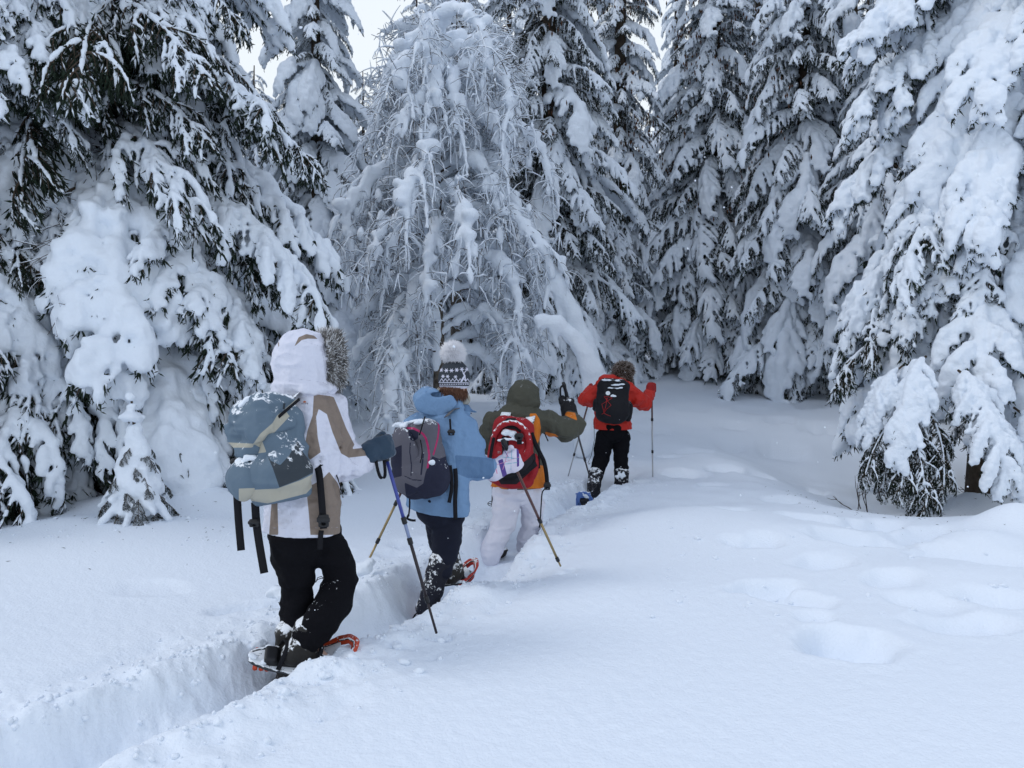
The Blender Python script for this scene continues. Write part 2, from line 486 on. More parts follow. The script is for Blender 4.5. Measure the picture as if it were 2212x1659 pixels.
# ------------------------------------------------------------------ the snow field
_L = np.random.RandomState(5).uniform(-1, 1, (256, 256))
def n2(x, y, s, o=0.0):
    x = x / s + 31.7 * o; y = y / s + 17.3 * o + 100
    i = np.floor(x).astype(int); j = np.floor(y).astype(int); f = x - i; g = y - j
    f = f * f * (3 - 2 * f); g = g * g * (3 - 2 * g); i &= 255; j &= 255; i1 = (i + 1) & 255; j1 = (j + 1) & 255
    return (_L[i, j] * (1 - f) + _L[i1, j] * f) * (1 - g) + (_L[i, j1] * (1 - f) + _L[i1, j1] * f) * g
def sstep(a, b, x):
    t = np.clip((x - a) / (b - a), 0, 1); return t * t * (3 - 2 * t)
def seg_dist(x, y, P):
    best = np.full(np.shape(x), 1e9); sgn = np.zeros(np.shape(x)); tt = np.zeros(np.shape(x)); acc = 0.0
    for a, b in zip(P[:-1], P[1:]):
        dx, dy = b[0] - a[0], b[1] - a[1]; l2 = dx * dx + dy * dy
        t = np.clip(((x - a[0]) * dx + (y - a[1]) * dy) / l2, 0, 1)
        d = np.hypot(x - a[0] - t * dx, y - a[1] - t * dy)
        m = d < best
        best = np.where(m, d, best); sgn = np.where(m, np.sign((x - a[0]) * dy - (y - a[1]) * dx), sgn); tt = np.where(m, acc + t * math.sqrt(l2), tt)
        acc += math.sqrt(l2)
    return best, sgn, tt
PATH = [(-3.4, 0.5), (-2.55, 1.6), (-1.95, 2.36), (-1.62, 2.78), (-1.36, 3.18), (-1.18, 3.5), (-0.98, 3.86), (-0.72, 4.38), (-0.55, 4.9), (-0.30, 5.45), (-0.12, 6.1), (0.12, 6.7), (0.5, 7.6), (0.93, 8.7), (1.22, 9.25), (1.36, 9.55)]
_by = [-400, 0, 4, 6, 7.3, 9, 12, 16, 20, 26, 34, 60, 420]
_bz = [0, 0, 0, -.03, -.07, -.14, -.06, .32, .85, 1.6, 2.6, 5, 20]
_fy = np.linspace(-20, 80, 1001); _fz = np.interp(_fy, _by, _bz)
_fz = np.convolve(np.pad(_fz, 10, mode='edge'), np.hanning(23)[1:-1] / np.hanning(23).sum(), mode='valid')[:1001]
def gz(px_, v, z=0.0):
    """ground spot of height z seen at a pixel"""
    b = (CY - v) * PX
    d = (z - CAM_Z) / (b * math.cos(PITCH) - math.sin(PITCH))
    p = W(px_, v, d); return p
# hollows left by old steps and lumps fallen from the trees: (u, v, rx, ry, depth)
DENTS = [(1835, 1392, .20, .13, .13), (1800, 1372, .13, .09, .06), (1712, 1288, .17, .09, .10), (1655, 1262, .2, .08, .085), (2085, 1345, .22, .12, .08), (2010, 1300, .18, .1, .05),
         (1880, 1140, .33, .12, .13), (1760, 1140, .22, .1, .11), (1850, 1180, .3, .12, .10), (1990, 1165, .3, .12, .07), (2110, 1200, .35, .14, .08), (1585, 1130, .14, .09, .06), (1930, 1250, .16, .09, .06), (2150, 1290, .18, .1, .07), (1540, 1075, .15, .09, .07), (1760, 1330, .10, .06, .03), (1600, 1190, .12, .07, .04), (1820, 1080, .2, .1, .08), (1450, 1000, .16, .1, .07), (1650, 1190, .12, .08, .05), (1780, 1210, .2, .1, .06),
         (1480, 1040, .22, .14, .11), (1700, 1080, .2, .12, .10), (1640, 1035, .2, .12, .08), (1560, 1030, .2, .12, .07), (1500, 990, .2, .14, .1), (1590, 950, .25, .15, .1),
         (1690, 975, .3, .2, .12), (1740, 1030, .25, .12, .09), (1400, 960, .3, .15, .08), (1640, 905, .35, .2, .12), (1750, 920, .3, .2, .1), (1560, 900, .35, .2, .1), (1500, 925, .3, .2, .08),
         (1680, 940, .3, .15, .12), (1620, 925, .3, .15, .1), (1720, 900, .4, .2, .12), (1780, 955, .3, .2, .12), (1580, 975, .2, .12, .09),
         (520, 1300, .16, .06, .05), (785, 1235, .1, .08, .05), (1225, 1221, .06, .04, .05), (605, 1290, .07, .05, .05), (700, 1180, .2, .08, .03), (900, 1165, .2, .1, .05),
         (975, 1120, .2, .1, .05), (1190, 1150, .12, .08, .05), (860, 1190, .15, .08, .04), (945, 1372, .07, .05, .06), (330, 1255, .2, .1, .02)]
_dent = [(gz(u, v, -.2 if v < 1080 else (-.05 if v < 1200 else 0)), rx, ry, dp) for u, v, rx, ry, dp in DENTS]
LUMPS = [(1790, 1125, .10, .09, .06), (2195, 1140, .33, .25, .24), (2120, 1170, .35, .22, .12), (1500, 1130, .9, .6, .06), (300, 1085, .8, .35, .16), (480, 1085, .5, .3, .10), (130, 1125, .5, .25, .06),
         (1700, 1160, .5, .3, .05), (2050, 1240, .5, .3, .05), (1300, 1260, .9, .5, .03), (1440, 1120, 1.0, .5, .06), (2135, 1026, .5, .42, .34), (1075, 1218, .25, .2, -.03), (1065, 1205, .38, .40, -.10), (1110, 1190, .3, .35, -.05)]
_lump = [(gz(u, v), rx, ry, dp) for u, v, rx, ry, dp in LUMPS]
def ground_z(x, y):
    x = np.asarray(x, float); y = np.asarray(y, float)
    z = np.interp(y, _fy, _fz) + np.maximum(0, y - 80) * 0.035
    fade = sstep(60, 14, y)
    z = z + 0.05 * n2(x, y, 1.7, 1) * fade + 0.030 * n2(x, y, .55, 2) * sstep(3.5, 8, y) * sstep(.2, 1.6, x) + 0.012 * n2(x, y, .28, 22) * sstep(5, 8, y) * sstep(.6, 1.8, x) + 0.10 * n2(x, y, 4.5, 3) * sstep(4, 12, y)
    # behind the crest on the right the ground drops into the hollow round the big spruce
    z = z - 0.42 * sstep(2.7, 4.2, x) * sstep(6.7, 7.9, y) * sstep(13.0, 10.3, y)
    z = z - 0.05 * sstep(.5, 3, np.abs(x)) * sstep(5, 7, y) * 0
    for p, rx, ry, dp in _lump:
        e = ((x - p[0]) / rx) ** 2 + ((y - p[1]) / ry) ** 2
        z = z + dp * np.exp(-e)
    for k, (p, rx, ry, dp) in enumerate(_dent):
        xx, yy = x - p[0], y - p[1]; a = 0.5 * math.sin(k * 2.3); c, s_ = math.cos(a), math.sin(a)
        e = ((xx * c + yy * s_) / rx) ** 2 + ((-xx * s_ + yy * c) / (ry * 1.25)) ** 2
        e = e * (1 + 0.35 * n2(x, y, .12, k + 5))
        z = z - dp * 1.15 * np.exp(-(e * .8) ** 2.0) + dp * 0.06 * np.exp(-((np.sqrt(e) - 1.5) / .3) ** 2)
    # trampled trench
    dd, sg, tt = seg_dist(x, y, PATH)
    wob = 0.05 * n2(tt, sg * 7, .55, 4) + 0.012 * n2(x, y, .16, 5) + 0.006 * n2(x, y, .045, 6)
    soft = 0.05 + 0.11 * (sg < 0)
    hw = 0.20 - 0.05 * (sg < 0) + wob
    far = sstep(9.7, 8.6, y)
    mid = sstep(6.5, 7.3, y) * sstep(8.8, 7.8, y)
    dep = (0.21 + 0.07 * sstep(2.8, 4.2, y) + 0.05 * n2(x, y, .3, 7) + 0.03 * n2(tt, 3.0 + 0 * tt, .25, 8)) * (1 - 0.35 * mid)
    tr = sstep(hw + soft, hw - 0.09, dd)
    z = z - dep * tr * far
    rim = np.exp(-((dd - hw - 0.16) / 0.13) ** 2) * far
    z = z + rim * (0.022 + 0.034 * n2(x, y, .13, 9))
    near = sstep(1.0, 0.25, dd) * far
    z = z + near * (0.013 * n2(x, y, .07, 10) + 0.008 * n2(x, y, .035, 11)) * sstep(-1, .6, n2(x, y, .8, 12) + .3)
    # second faint track beside the trench where poles were dragged
    z = z - 0.028 * np.exp(-((dd - 0.62) / 0.07) ** 2) * sstep(-.1, .5, n2(tt, sg * 3, .5, 13)) * far * sstep(6.2, 5.2, y)
    z = z + 0.0025 * n2(x, y, .035, 14) * sstep(9, 4, y)
    return z
ang = np.concatenate([np.linspace(-180, -44, 34)[:-1], np.linspace(-44, 44, 760), np.linspace(44, 180, 34)[1:-1]])
rad = np.concatenate([np.linspace(0.3, 1.6, 12)[:-1], np.geomspace(1.6, 12.0, 400)[:-1], np.geomspace(12, 70, 90)[:-1], np.geomspace(70, 900, 18)])
A_, R_ = np.meshgrid(np.radians(ang), rad, indexing='ij')
gx, gy = np.sin(A_) * R_, np.cos(A_) * R_
na, nr = A_.shape
V = np.stack([gx, gy, ground_z(gx, gy)], -1).reshape(-1, 3)
dd_, _, _ = seg_dist(V[:, 0], V[:, 1], PATH)       # crumbling trench walls: lumps that change with height
wl = sstep(.55, .30, dd_) * (V[:, 1] < 9.8) * (V[:, 1] > .5)
zz = V[:, 2] * 1.0
for ax_i, sd_ in ((0, 30), (1, 40)):
    V[:, ax_i] += wl * (.011 * n2(V[:, 0] + 2.1 * zz, V[:, 1] - 1.7 * zz + 3.3 * zz, .10, sd_) + .005 * n2(V[:, 0] - 3.1 * zz, V[:, 1] + 2.3 * zz, .04, sd_ + 1))
V = np.concatenate([V, [[0, 0, float(ground_z(0, 0))]]])
i = np.arange(na)[:, None]; j = np.arange(nr - 1)[None, :]; i2 = (i + 1) % na
Q = np.stack([i * nr + j, i * nr + j + 1, i2 * nr + j + 1, i2 * nr + j], -1).reshape(-1, 4)[:, ::-1]
ii = np.arange(na); T3 = np.stack([np.full(na, na * nr), ii * nr, ((ii + 1) % na) * nr], -1)[:, ::-1]
ground = add('snow_ground', mesh_np('snow_ground', V, [T3, Q], [M_SNOWG]))
tag(ground, kind='structure')
def gh(x, y): return float(ground_z(np.array([x]), np.array([y]))[0])

# loose crumbs of snow thrown up along the trench
rs = np.random.RandomState(8)
t_ = (1 + 5 ** .5) / 2
ICO = unit(np.array([[-1, t_, 0], [1, t_, 0], [-1, -t_, 0], [1, -t_, 0], [0, -1, t_], [0, 1, t_], [0, -1, -t_], [0, 1, -t_], [t_, 0, -1], [t_, 0, 1], [-t_, 0, -1], [-t_, 0, 1]]))
ICF = np.array([[0, 11, 5], [0, 5, 1], [0, 1, 7], [0, 7, 10], [0, 10, 11], [1, 5, 9], [5, 11, 4], [11, 10, 2], [10, 7, 6], [7, 1, 8], [3, 9, 4], [3, 4, 2], [3, 2, 6], [3, 6, 8], [3, 8, 9], [4, 9, 5], [2, 4, 11], [6, 2, 10], [8, 6, 7], [9, 8, 1]])
def blobs(P, R, seed=0, jit=0.25):
    r = np.random.RandomState(seed); n = len(P)
    S = ICO[None] * (1 + r.uniform(-jit, jit, (n, 12, 1))) * R[:, None, None] * r.uniform(0.7, 1.1, (n, 1, 3))
    V = (P[:, None, :] + S).reshape(-1, 3); F = (np.arange(n)[:, None, None] * 12 + ICF[None]).reshape(-1, 3)
    return V, F
Pc = []; Rc = []
pth = np.array(PATH)
for _ in range(2600):
    k = rs.randint(1, len(pth) - 2); a, b = pth[k], pth[k + 1]; t = rs.rand()
    d = unit(b - a); n_ = np.array([d[1], -d[0]]); side = rs.choice([-1, 1])
    off = side * (0.22 + abs(rs.normal(0, 0.22)))
    p = a + (b - a) * t + n_ * off
    r = 0.003 + 0.013 * rs.rand() ** 4
    Pc.append([p[0], p[1], 0]); Rc.append(r)
Pc = np.array(Pc); Rc = np.array(Rc); Pc[:, 2] = ground_z(Pc[:, 0], Pc[:, 1]) + Rc * 0.3
V, F3 = blobs(Pc, Rc, 3)
tag(add('snow_crumbs', mesh_np('snow_crumbs', V, F3, [M_SNOWG])), 'crumbs of loose snow thrown up along the trench', 'snow', kind='stuff')

g = Geo(); rs = np.random.RandomState(19)
CL = [(925, 1374, .028), (966, 1370, .045), (950, 1384, .03), (855, 1400, .036), (872, 1432, .03), (905, 1455, .024), (1003, 1212, .03), (1062, 1242, .03), (1121, 1226, .025), (700, 1350, .03), (640, 1372, .028), (820, 1347, .028),
      (560, 1384, .04), (500, 1398, .03), (422, 1452, .036), (392, 1470, .022), (612, 1524, .028), (700, 1470, .026), (760, 1440, .022), (470, 1590, .03), (380, 1650, .03), (520, 1560, .02), (300, 1512, .03), (245, 1500, .024), (905, 1340, .022),
      (1150, 1205, .028), (1190, 1190, .022), (1010, 1300, .022), (1262, 1100, .03), (1300, 1085, .03), (780, 1245, .03), (660, 1335, .02), (985, 1265, .025), (1040, 1255, .02), (735, 1395, .02), (1020, 1330, .014), (860, 1500, .014), (1100, 1290, .014)]
for k in range(60): CL.append((rs.uniform(1400, 2200), rs.uniform(1150, 1330), rs.uniform(.008, .02)))
for k in range(40): CL.append((rs.uniform(0, 520), rs.uniform(1120, 1200), rs.uniform(.01, .028)))
for u, v, r in CL:
    if u < 560: r *= .62
    r *= rs.uniform(.6, 1.05)
    q = gz(u, v, -.05 if v < 1240 else 0.0); zg = gh(q[0], q[1]); c = np.array([q[0], q[1], zg + r * .25])
    F = Field(c - r * 2.2, c + r * 2.2, max(r / 4, .004))
    for m in range(4): F.ell(c + rs.normal(0, .3, 3) * r * [1, 1, .4], r * rs.uniform(.5, .95, 3) * [1, 1, .8], k=r * .3)
    F.noise(r * .30, r * .6, int(u)).noise(r * .12, r * .3, int(u) + 1); V_, Q_ = F.polys(); g.add(V_, Q_)
tag(add('snow_clods', g.mesh('snow_clods', [M_SNOWG])), 'small clods of snow scattered beside the trench and under the trees', 'snow', kind='stuff')
# needles and bits of twig shed on the snow below the spruces
n = 420; xy = np.concatenate([np.stack([rs.uniform(-6, -1.6, n // 2), rs.normal(6.6, .6, n // 2)], 1), np.stack([rs.uniform(2.6, 6, n // 2), rs.normal(7.2, .8, n // 2)], 1)])
z_ = ground_z(xy[:, 0], xy[:, 1]); a = rs.uniform(0, 6.28, n); B_ = np.stack([xy[:, 0], xy[:, 1], z_ + .004], 1); l_ = rs.uniform(.008, .04, n)
V_, F_ = spindles(B_, B_ + np.stack([np.cos(a) * l_, np.sin(a) * l_, rs.uniform(0, .01, n)], 1), rs.uniform(.001, .003, n))
tag(add('needle_litter', mesh_np('needle_litter', V_, F_, [M_NEEDLE])), 'dark needles and twig bits shed onto the snow', 'litter', kind='stuff')
# ------------------------------------------------------------------ the spruces
heavy = bough_meshes('heavy', [
    dict(seed=1, L=2.3, th0=0, th1=-72, snow=.92, slab=.75, wid=.46, hang=1.1, nb=34, h=.018, fronds=9, kk=.75, rough=1.25),
    dict(seed=2, L=2.3, th0=5, th1=-66, snow=.8, slab=.65, wid=.46, cover=.92, hang=1.2, nb=34, h=.018, fronds=10, curl=.25, kk=.7, rough=1.25),
    dict(seed=5, L=2.0, th0=0, th1=-80, snow=1.0, slab=.85, wid=.44, cover=.95, hang=1.1, nb=30, h=.018, fronds=9, curl=-.3, kk=.75, rough=1.3),
    dict(seed=6, L=2.2, th0=-5, th1=-70, snow=.8, slab=.6, wid=.42, cover=.9, hang=1.2, nb=34, h=.018, fronds=11, fl=(.6, 1.0), kk=.7, rough=1.25)], True)
slabs = bough_meshes('slab', [
    dict(seed=61, L=2.2, th0=-5, th1=-80, snow=1.02, slab=.95, wid=.44, hang=1.2, nb=26, h=.018, fronds=7, kk=.95, rough=.85),
    dict(seed=62, L=2.3, th0=0, th1=-76, snow=.95, slab=.85, wid=.42, hang=1.3, nb=28, h=.018, fronds=9, fl=(.6, 1.0), kk=.85, rough=.85, curl=.2),
    dict(seed=63, L=2.1, th0=-10, th1=-84, snow=1.0, slab=.9, wid=.40, hang=1.3, nb=26, h=.018, fronds=8, kk=.9, rough=.9, curl=-.25)], True)
mid_ = bough_meshes('loaded', [
    dict(seed=11, L=2.2, th0=0, th1=-68, snow=.62, slab=.5, wid=.42, hang=1.4, cover=.8, nb=34, h=.016, fronds=10, fl=(.5, .9), frost=.35),
    dict(seed=12, L=2.2, th0=5, th1=-62, snow=.7, slab=.5, wid=.42, hang=1.3, cover=.8, nb=34, h=.016, fronds=9, fl=(.6, 1.0), curl=.3, frost=.35)], True)
dark = bough_meshes('dark', [
    dict(seed=21, L=2.2, snow=.42, slab=.3, wid=.42, hang=1.8, cover=.45, nb=38, h=.016, needles=1.2, frost=.3, th1=-48, fronds=8),
    dict(seed=22, L=2.1, snow=.5, slab=.3, wid=.40, hang=1.6, cover=.35, nb=38, h=.016, needles=1.2, frost=.35, th1=-60, fronds=8, curl=.3),
    dict(seed=23, L=2.0, snow=.5, slab=.3, wid=.44, hang=1.6, cover=.10, nb=44, h=.016, needles=1.5, frost=.10, th1=-66, fronds=9, curl=-.2)], True)
dead = bough_meshes('bare', [
    dict(seed=25, L=1.9, snow=.33, slab=.25, wid=.6, hang=.35, cover=.6, nb=24, h=.014, th0=-5, th1=-40, fronds=5, bare=True),
    dict(seed=26, L=1.7, snow=.40, slab=.25, wid=.55, hang=.5, cover=.5, nb=22, h=.014, th0=-10, th1=-55, fronds=6, bare=True, curl=.4)], True)
midj = bough_meshes('laden', [
    dict(seed=31, L=1.9, snow=.82, slab=.4, wid=.46, hang=1.5, cover=.85, nb=42, h=.024, adapt=.12, needles=.8, kk=.6, th1=-72),
    dict(seed=32, L=1.9, snow=.92, slab=.55, wid=.48, hang=1.3, cover=.82, nb=38, h=.024, adapt=.12, needles=.8, curl=.3, kk=.6, th1=-66),
    dict(seed=33, L=1.9, snow=.72, slab=.35, wid=.44, hang=1.8, cover=.78, nb=42, h=.024, adapt=.12, needles=.9, th1=-60, kk=.5),
    dict(seed=34, L=1.8, snow=1.05, slab=.9, wid=.40, hang=1.0, cover=.88, nb=28, h=.026, adapt=.12, needles=.8, th1=-80),
    dict(seed=35, L=1.9, snow=.55, slab=.3, wid=.44, hang=1.8, cover=.55, nb=42, h=.022, adapt=.12, needles=1.1, th1=-56)], False)
midh = bough_meshes('pillowed', [
    dict(seed=36, L=1.7, snow=1.25, slab=1.1, wid=.42, hang=1.0, cover=.95, nb=26, h=.028, adapt=.12, needles=.8, th1=-80),
    dict(seed=37, L=1.7, snow=1.1, slab=.9, wid=.44, hang=1.1, cover=.9, nb=28, h=.028, adapt=.12, needles=.8, th1=-84, curl=.3)], False)
farj = bough_meshes('distant', [
    dict(seed=41, L=1.8, snow=.95, slab=.6, wid=.46, hang=1.4, cover=.8, nb=26, h=.04, adapt=.2, needles=.4, frost=.3),
    dict(seed=42, L=1.8, snow=.75, slab=.5, wid=.44, hang=1.6, cover=.7, nb=28, h=.036, adapt=.2, needles=.45, frost=.4)], False)
def reach(me):
    co = np.empty(len(me.vertices) * 3, dtype=np.float32); me.vertices.foreach_get('co', co); return float(co[0::3].max())
REACH = {a.name: reach(a) for fam in (heavy, slabs, mid_, dark, dead, midj, midh, farj) for a, b in fam}
for fam in (heavy, slabs, mid_, dark, dead, midj, midh, farj):
    print('bough', [len(a.polygons) + (len(b.polygons) if b else 0) for a, b in fam])

def trunk_mesh(H, r0, lean=(0, 0), seed=0, z0=-0.4):
    rs = np.random.RandomState(seed); K = 14
    z = np.linspace(z0, H, K); t = np.clip(z / H, 0, 1)
    P = np.stack([lean[0] * t * t * H + rs.normal(0, .01, K), lean[1] * t * t * H + rs.normal(0, .01, K), z], 1)
    R = r0 * (1 - t) ** .9 + 0.012; R[0] *= 1.25
    V, F = tubes(P, R, 12)
    return V, F, P

def spruce(label, u, d, H, Rb, fams, n, zs=0.35, seed=0, group=None, r0=None, lean=(0, 0), prof=.75, smul=1.0, az=None, rmin=.32, name='spruce_tree', zmax=None, low=0.0, cones=0):
    rs = np.random.RandomState(seed)
    p = W(u, 800, d); x, y = p[0], p[1]; z = gh(x, y)
    root = thing(name, label, 'tree', (x, y, z), 0, group)
    tv, tf, P = trunk_mesh(H, r0 or (0.035 + H * 0.011), lean, seed)
    add('trunk', mesh_np('trunk', tv, tf, [M_BARK]), root)
    tot = sum(w_ for _, w_ in fams)
    for i in range(n):
        t = (i + rs.uniform(-.4, .4)) / n
        hh = zs + (H * 0.985 - zs) * (max(t, 0) ** 1.12)
        if zmax and hh > zmax: continue
        a = i * 2.39996 + rs.uniform(-.35, .35)
        if az is not None: a = rs.uniform(*az)
        R = max(Rb * (1 - hh / H) ** prof, rmin * (1 - hh / H) ** .4) * (1.0 if hh > low else .85) * rs.uniform(.78, 1.2)
        q = rs.uniform(0, tot)
        for fam, w_ in fams:
            q -= w_
            if q <= 0: break
        a_, b_ = fam[rs.randint(len(fam))]
        s_ = max(R / REACH[a_.name], 0.2) * smul
        o = bpy.data.objects.new('bough', a_)
        lx = np.interp(hh, P[:, 2], P[:, 0]); ly = np.interp(hh, P[:, 2], P[:, 1])
        o.location = (lx, ly, hh + 0.2 * s_)
        o.rotation_euler = (rs.uniform(-.3, .3), rs.uniform(-.22, .28) + 0.15 * (1 - 2 * hh / H), a)
        o.scale = (s_ * rs.uniform(.9, 1.1), s_ * rs.uniform(.9, 1.15), s_ * rs.uniform(.9, 1.15))
        link(o, root)
        if b_ is not None:
            c = bpy.data.objects.new('snow_cap', b_); link(c, o)
    if cones:
        m = cones * 5; hh = rs.uniform(.30 * H, .97 * H, m); R = np.maximum(Rb * (1 - hh / H) ** prof, rmin * .6) * rs.uniform(.55, 1.02, m); a = rs.uniform(0, 6.28, m)
        ctr = rs.randint(0, m, m); 
        B_ = np.stack([R * np.cos(a) + np.interp(hh, P[:, 2], P[:, 0]), R * np.sin(a), hh - R * .30], 1); B_ = B_[np.sort(rs.randint(0, m // 4, m))] + rs.normal(0, .13, (m, 3))
        V_, F_ = spindles(B_, B_ + np.stack([rs.normal(0, .012, m), rs.normal(0, .012, m), -rs.uniform(.09, .15, m)], 1), rs.uniform(.016, .022, m), ring=.5, sides=5)
        c_ = add('cones', mesh_np('cones', V_, F_, [M_CONE]), root); c_['kind'] = 'stuff'
    return root

def hang(root, fam, idx, u, v, d, az, pitch=0.0, s_=1.0, roll=0.0):
    """one more bough on a tree, its root at a chosen spot"""
    a_, b_ = fam[idx]; o = bpy.data.objects.new('bough', a_)
    q = W(u, v, d) - np.array(root.location); o.location = q; o.rotation_euler = (roll, pitch, az); o.scale = (s_,) * 3
    link(o, root)
    if b_ is not None: link(bpy.data.objects.new('snow_cap', b_), o)
M_CONE = mat('spruce_cones', (.085, .040, .022), .8, .2)
G_ = 'snow laden spruces around the clearing'
GB = 'spruces deeper in the forest'
# near, left
L1 = spruce('large spruce left of the hikers, snow pillows on drooping boughs, brown trunk low down', 235, 8.4, 13, 3.0, [(slabs, 1.6), (heavy, 1.4), (mid_, 2.4), (dark, 1.5), (dead, .2)], 285, zs=1.1, seed=3, group=G_, r0=.17, prof=1.05, low=2.4)
for (u, v, az, pt, sc, i_) in [(270, -90, -.25, .15, .80, 0), (320, 70, -.15, .10, .85, 1), (395, 200, -.3, .12, .90, 0)]:
    hang(L1, dark, i_, u, v, 8.1, az, pt, sc)
for (u, v, az, pt, sc, i_) in [(420, 420, -.35, .1, .85, 1), (400, 560, -.5, .1, .8, 0)]:
    hang(L1, slabs, i_, u, v, 8.0, az, pt, sc)
spruce('spruce at the left edge of the photo under thick white snow slabs', -170, 7.2, 12, 1.8, [(heavy, 2), (mid_, 2), (dark, 1)], 190, zs=.5, seed=4, group=G_, r0=.16, prof=.5)
# near, right
R1 = spruce('large spruce at the right with broad smooth snow slabs and dark low boughs', 2135, 8.7, 13, 1.72, [(slabs, 4), (heavy, 1.2), (mid_, .6), (dark, .8)], 250, zs=1.7, seed=7, group=G_, r0=.17, prof=.35)
for k, (u, v, az, pt, sc) in enumerate([(1985, 900, -2.2, .35, .50), (1975, 920, -1.7, .45, .52), (1950, 890, -2.6, .35, .46), (1995, 880, -1.5, .5, .50), (1960, 860, -1.9, .55, .52), (1940, 920, -2.3, .6, .40)]):
    hang(R1, dark, 2 if k != 4 else 1, u, v, 7.5, az, pt, sc)
for (u, v, az, pt, sc, i_) in [(2150, 900, -1.5, .35, .5, 0), (2190, 880, -1.2, .3, .55, 2), (2000, 770, -2.4, .25, .60, 0), (2070, 800, -1.6, .3, .60, 1), (1950, 790, -2.8, .3, .46, 2)]:
    hang(R1, slabs, i_, u, v, 7.5, az, pt, sc)
spruce('shaded spruce at the right edge behind the large right spruce', 2330, 10.2, 13, 1.6, [(heavy, 1), (mid_, 1.5), (dark, 2)], 150, zs=.8, seed=8, group=G_, r0=.15, prof=.5)
# middle distance
spruce('slender lumpy spruce left of the frosted birch, sky on both sides of its top', 692, 14, 11.2, 1.35, [(midj, 2), (midh, 3)], 230, zs=.2, seed=9, group=G_, prof=.6, rmin=.5)
spruce('tall dark spruce with finger-like snow right of the frosted birch', 1185, 16.5, 17, 1.75, [(midj, 1)], 285, zs=.3, seed=10, group=G_, prof=.5, rmin=.5, cones=30)
spruce('narrow tall spruce hung with brown cones above the hiker in red', 1335, 19, 17, 1.2, [(midj, 1)], 270, zs=.3, seed=11, group=G_, prof=.4, rmin=.5, cones=130)
spruce('spruce with its snow-lumped top against the sky gap at the upper right', 1452, 25, 13.2, 1.5, [(midj, 1), (midh, 2)], 190, zs=.3, seed=12, group=G_, rmin=.6)
spruce('wide spruce with layered drooping boughs behind the clearing', 1535, 19.5, 14, 2.05, [(midj, 1)], 290, zs=.7, seed=13, group=G_, prof=.6, rmin=.5, cones=150)
spruce('spruce beside the large right spruce, boughs hanging down close to the snow', 1725, 17.2, 14.5, 1.9, [(midj, 1)], 290, zs=.7, seed=14, group=G_, prof=.5, rmin=.5, cones=70)
# deeper forest
fill = [(905, 19, 9.4, 1.6), (560, 18, 7.2, 1.6), (790, 22, 8.0, 1.5), (1005, 20, 12, 1.5), (1100, 24, 14, 1.8), (1262, 26, 15, 1.8), (1398, 30, 8.5, 1.8), (1625, 23, 16, 2.0), (1668, 26, 15, 2.0),
        (1825, 21, 16, 2.0), (1925, 15.5, 14, 1.7), (2010, 21, 16, 2.0), (2170, 14, 13, 1.8), (2330, 17, 13, 2.0), (90, 12.5, 13, 2.0), (-120, 14, 13, 2.2), (330, 14, 10, 2.0), (450, 19, 8.5, 1.8), (10, 19, 14, 2.4),
        (640, 27, 6.5, 2.0), (1500, 31, 10, 2.2), (1330, 34, 12, 2.2), (1760, 32, 16, 2.4), (960, 30, 10, 2.2), (1180, 33, 14, 2.2), (220, 22, 11, 2.4), (1950, 29, 16, 2.4), (830, 34, 7, 2.2), (1860, 24, 15, 2.0), (400, 30, 9, 2.4)]
FILLLAB = ['spruce behind the left shoulder of the frosted birch dome', 'low pale spruce against the sky left of the slender lumpy spruce', 'pointed spruce between the slender lumpy spruce and the birch crown, below the sky',
    'spruce directly behind the crown of the frosted birch', 'dark spruce filling the gap between the birch and the tall finger-snow spruce', 'spruce filling the gap behind the cone-hung narrow spruce',
    'short far spruce under the sky gap above the hiker in red', 'spruce behind the wide layered spruce, to its right', 'tall far spruce between the wide layered spruce and the one beside the large right spruce',
    'spruce behind the left side of the large right spruce', 'spruce partly hidden directly behind the left boughs of the large right spruce', 'deep forest spruce behind the large right spruce, third row',
    'spruce behind the upper boughs of the large right spruce', 'spruce behind the right edge of the photo, second row', 'spruce behind the trunk of the large left spruce', 'spruce at the far left edge behind the snow slab spruce',
    'spruce seen between the boughs of the large left spruce', 'pale far spruce just above the hood of the nearest hiker', 'tall deep spruce behind the left edge trees', 'small far spruce low on the left skyline',
    'far spruce low behind the wide layered spruce', 'far spruce behind the arched saplings', 'far spruce behind the spruce beside the large right spruce', 'far spruce behind the birch trunk',
    'far spruce in the third row right of the birch', 'far spruce deep behind the large left spruce', 'far spruce deep behind the large right spruce', 'farthest small spruce on the skyline left of the birch', 'deep spruce in the shade right of the clearing', 'far spruce on the left skyline behind the first hiker']
for k, (u, d, H, R) in enumerate(fill):
    spruce(FILLLAB[k], u, d, H, R, [(farj, 2), (midj, 1 if d < 22 else .2)], int(95 if d > 24 else 120), zs=.3 if k % 2 else 1.0, seed=50 + k, group=GB, smul=1.15, prof=.6)

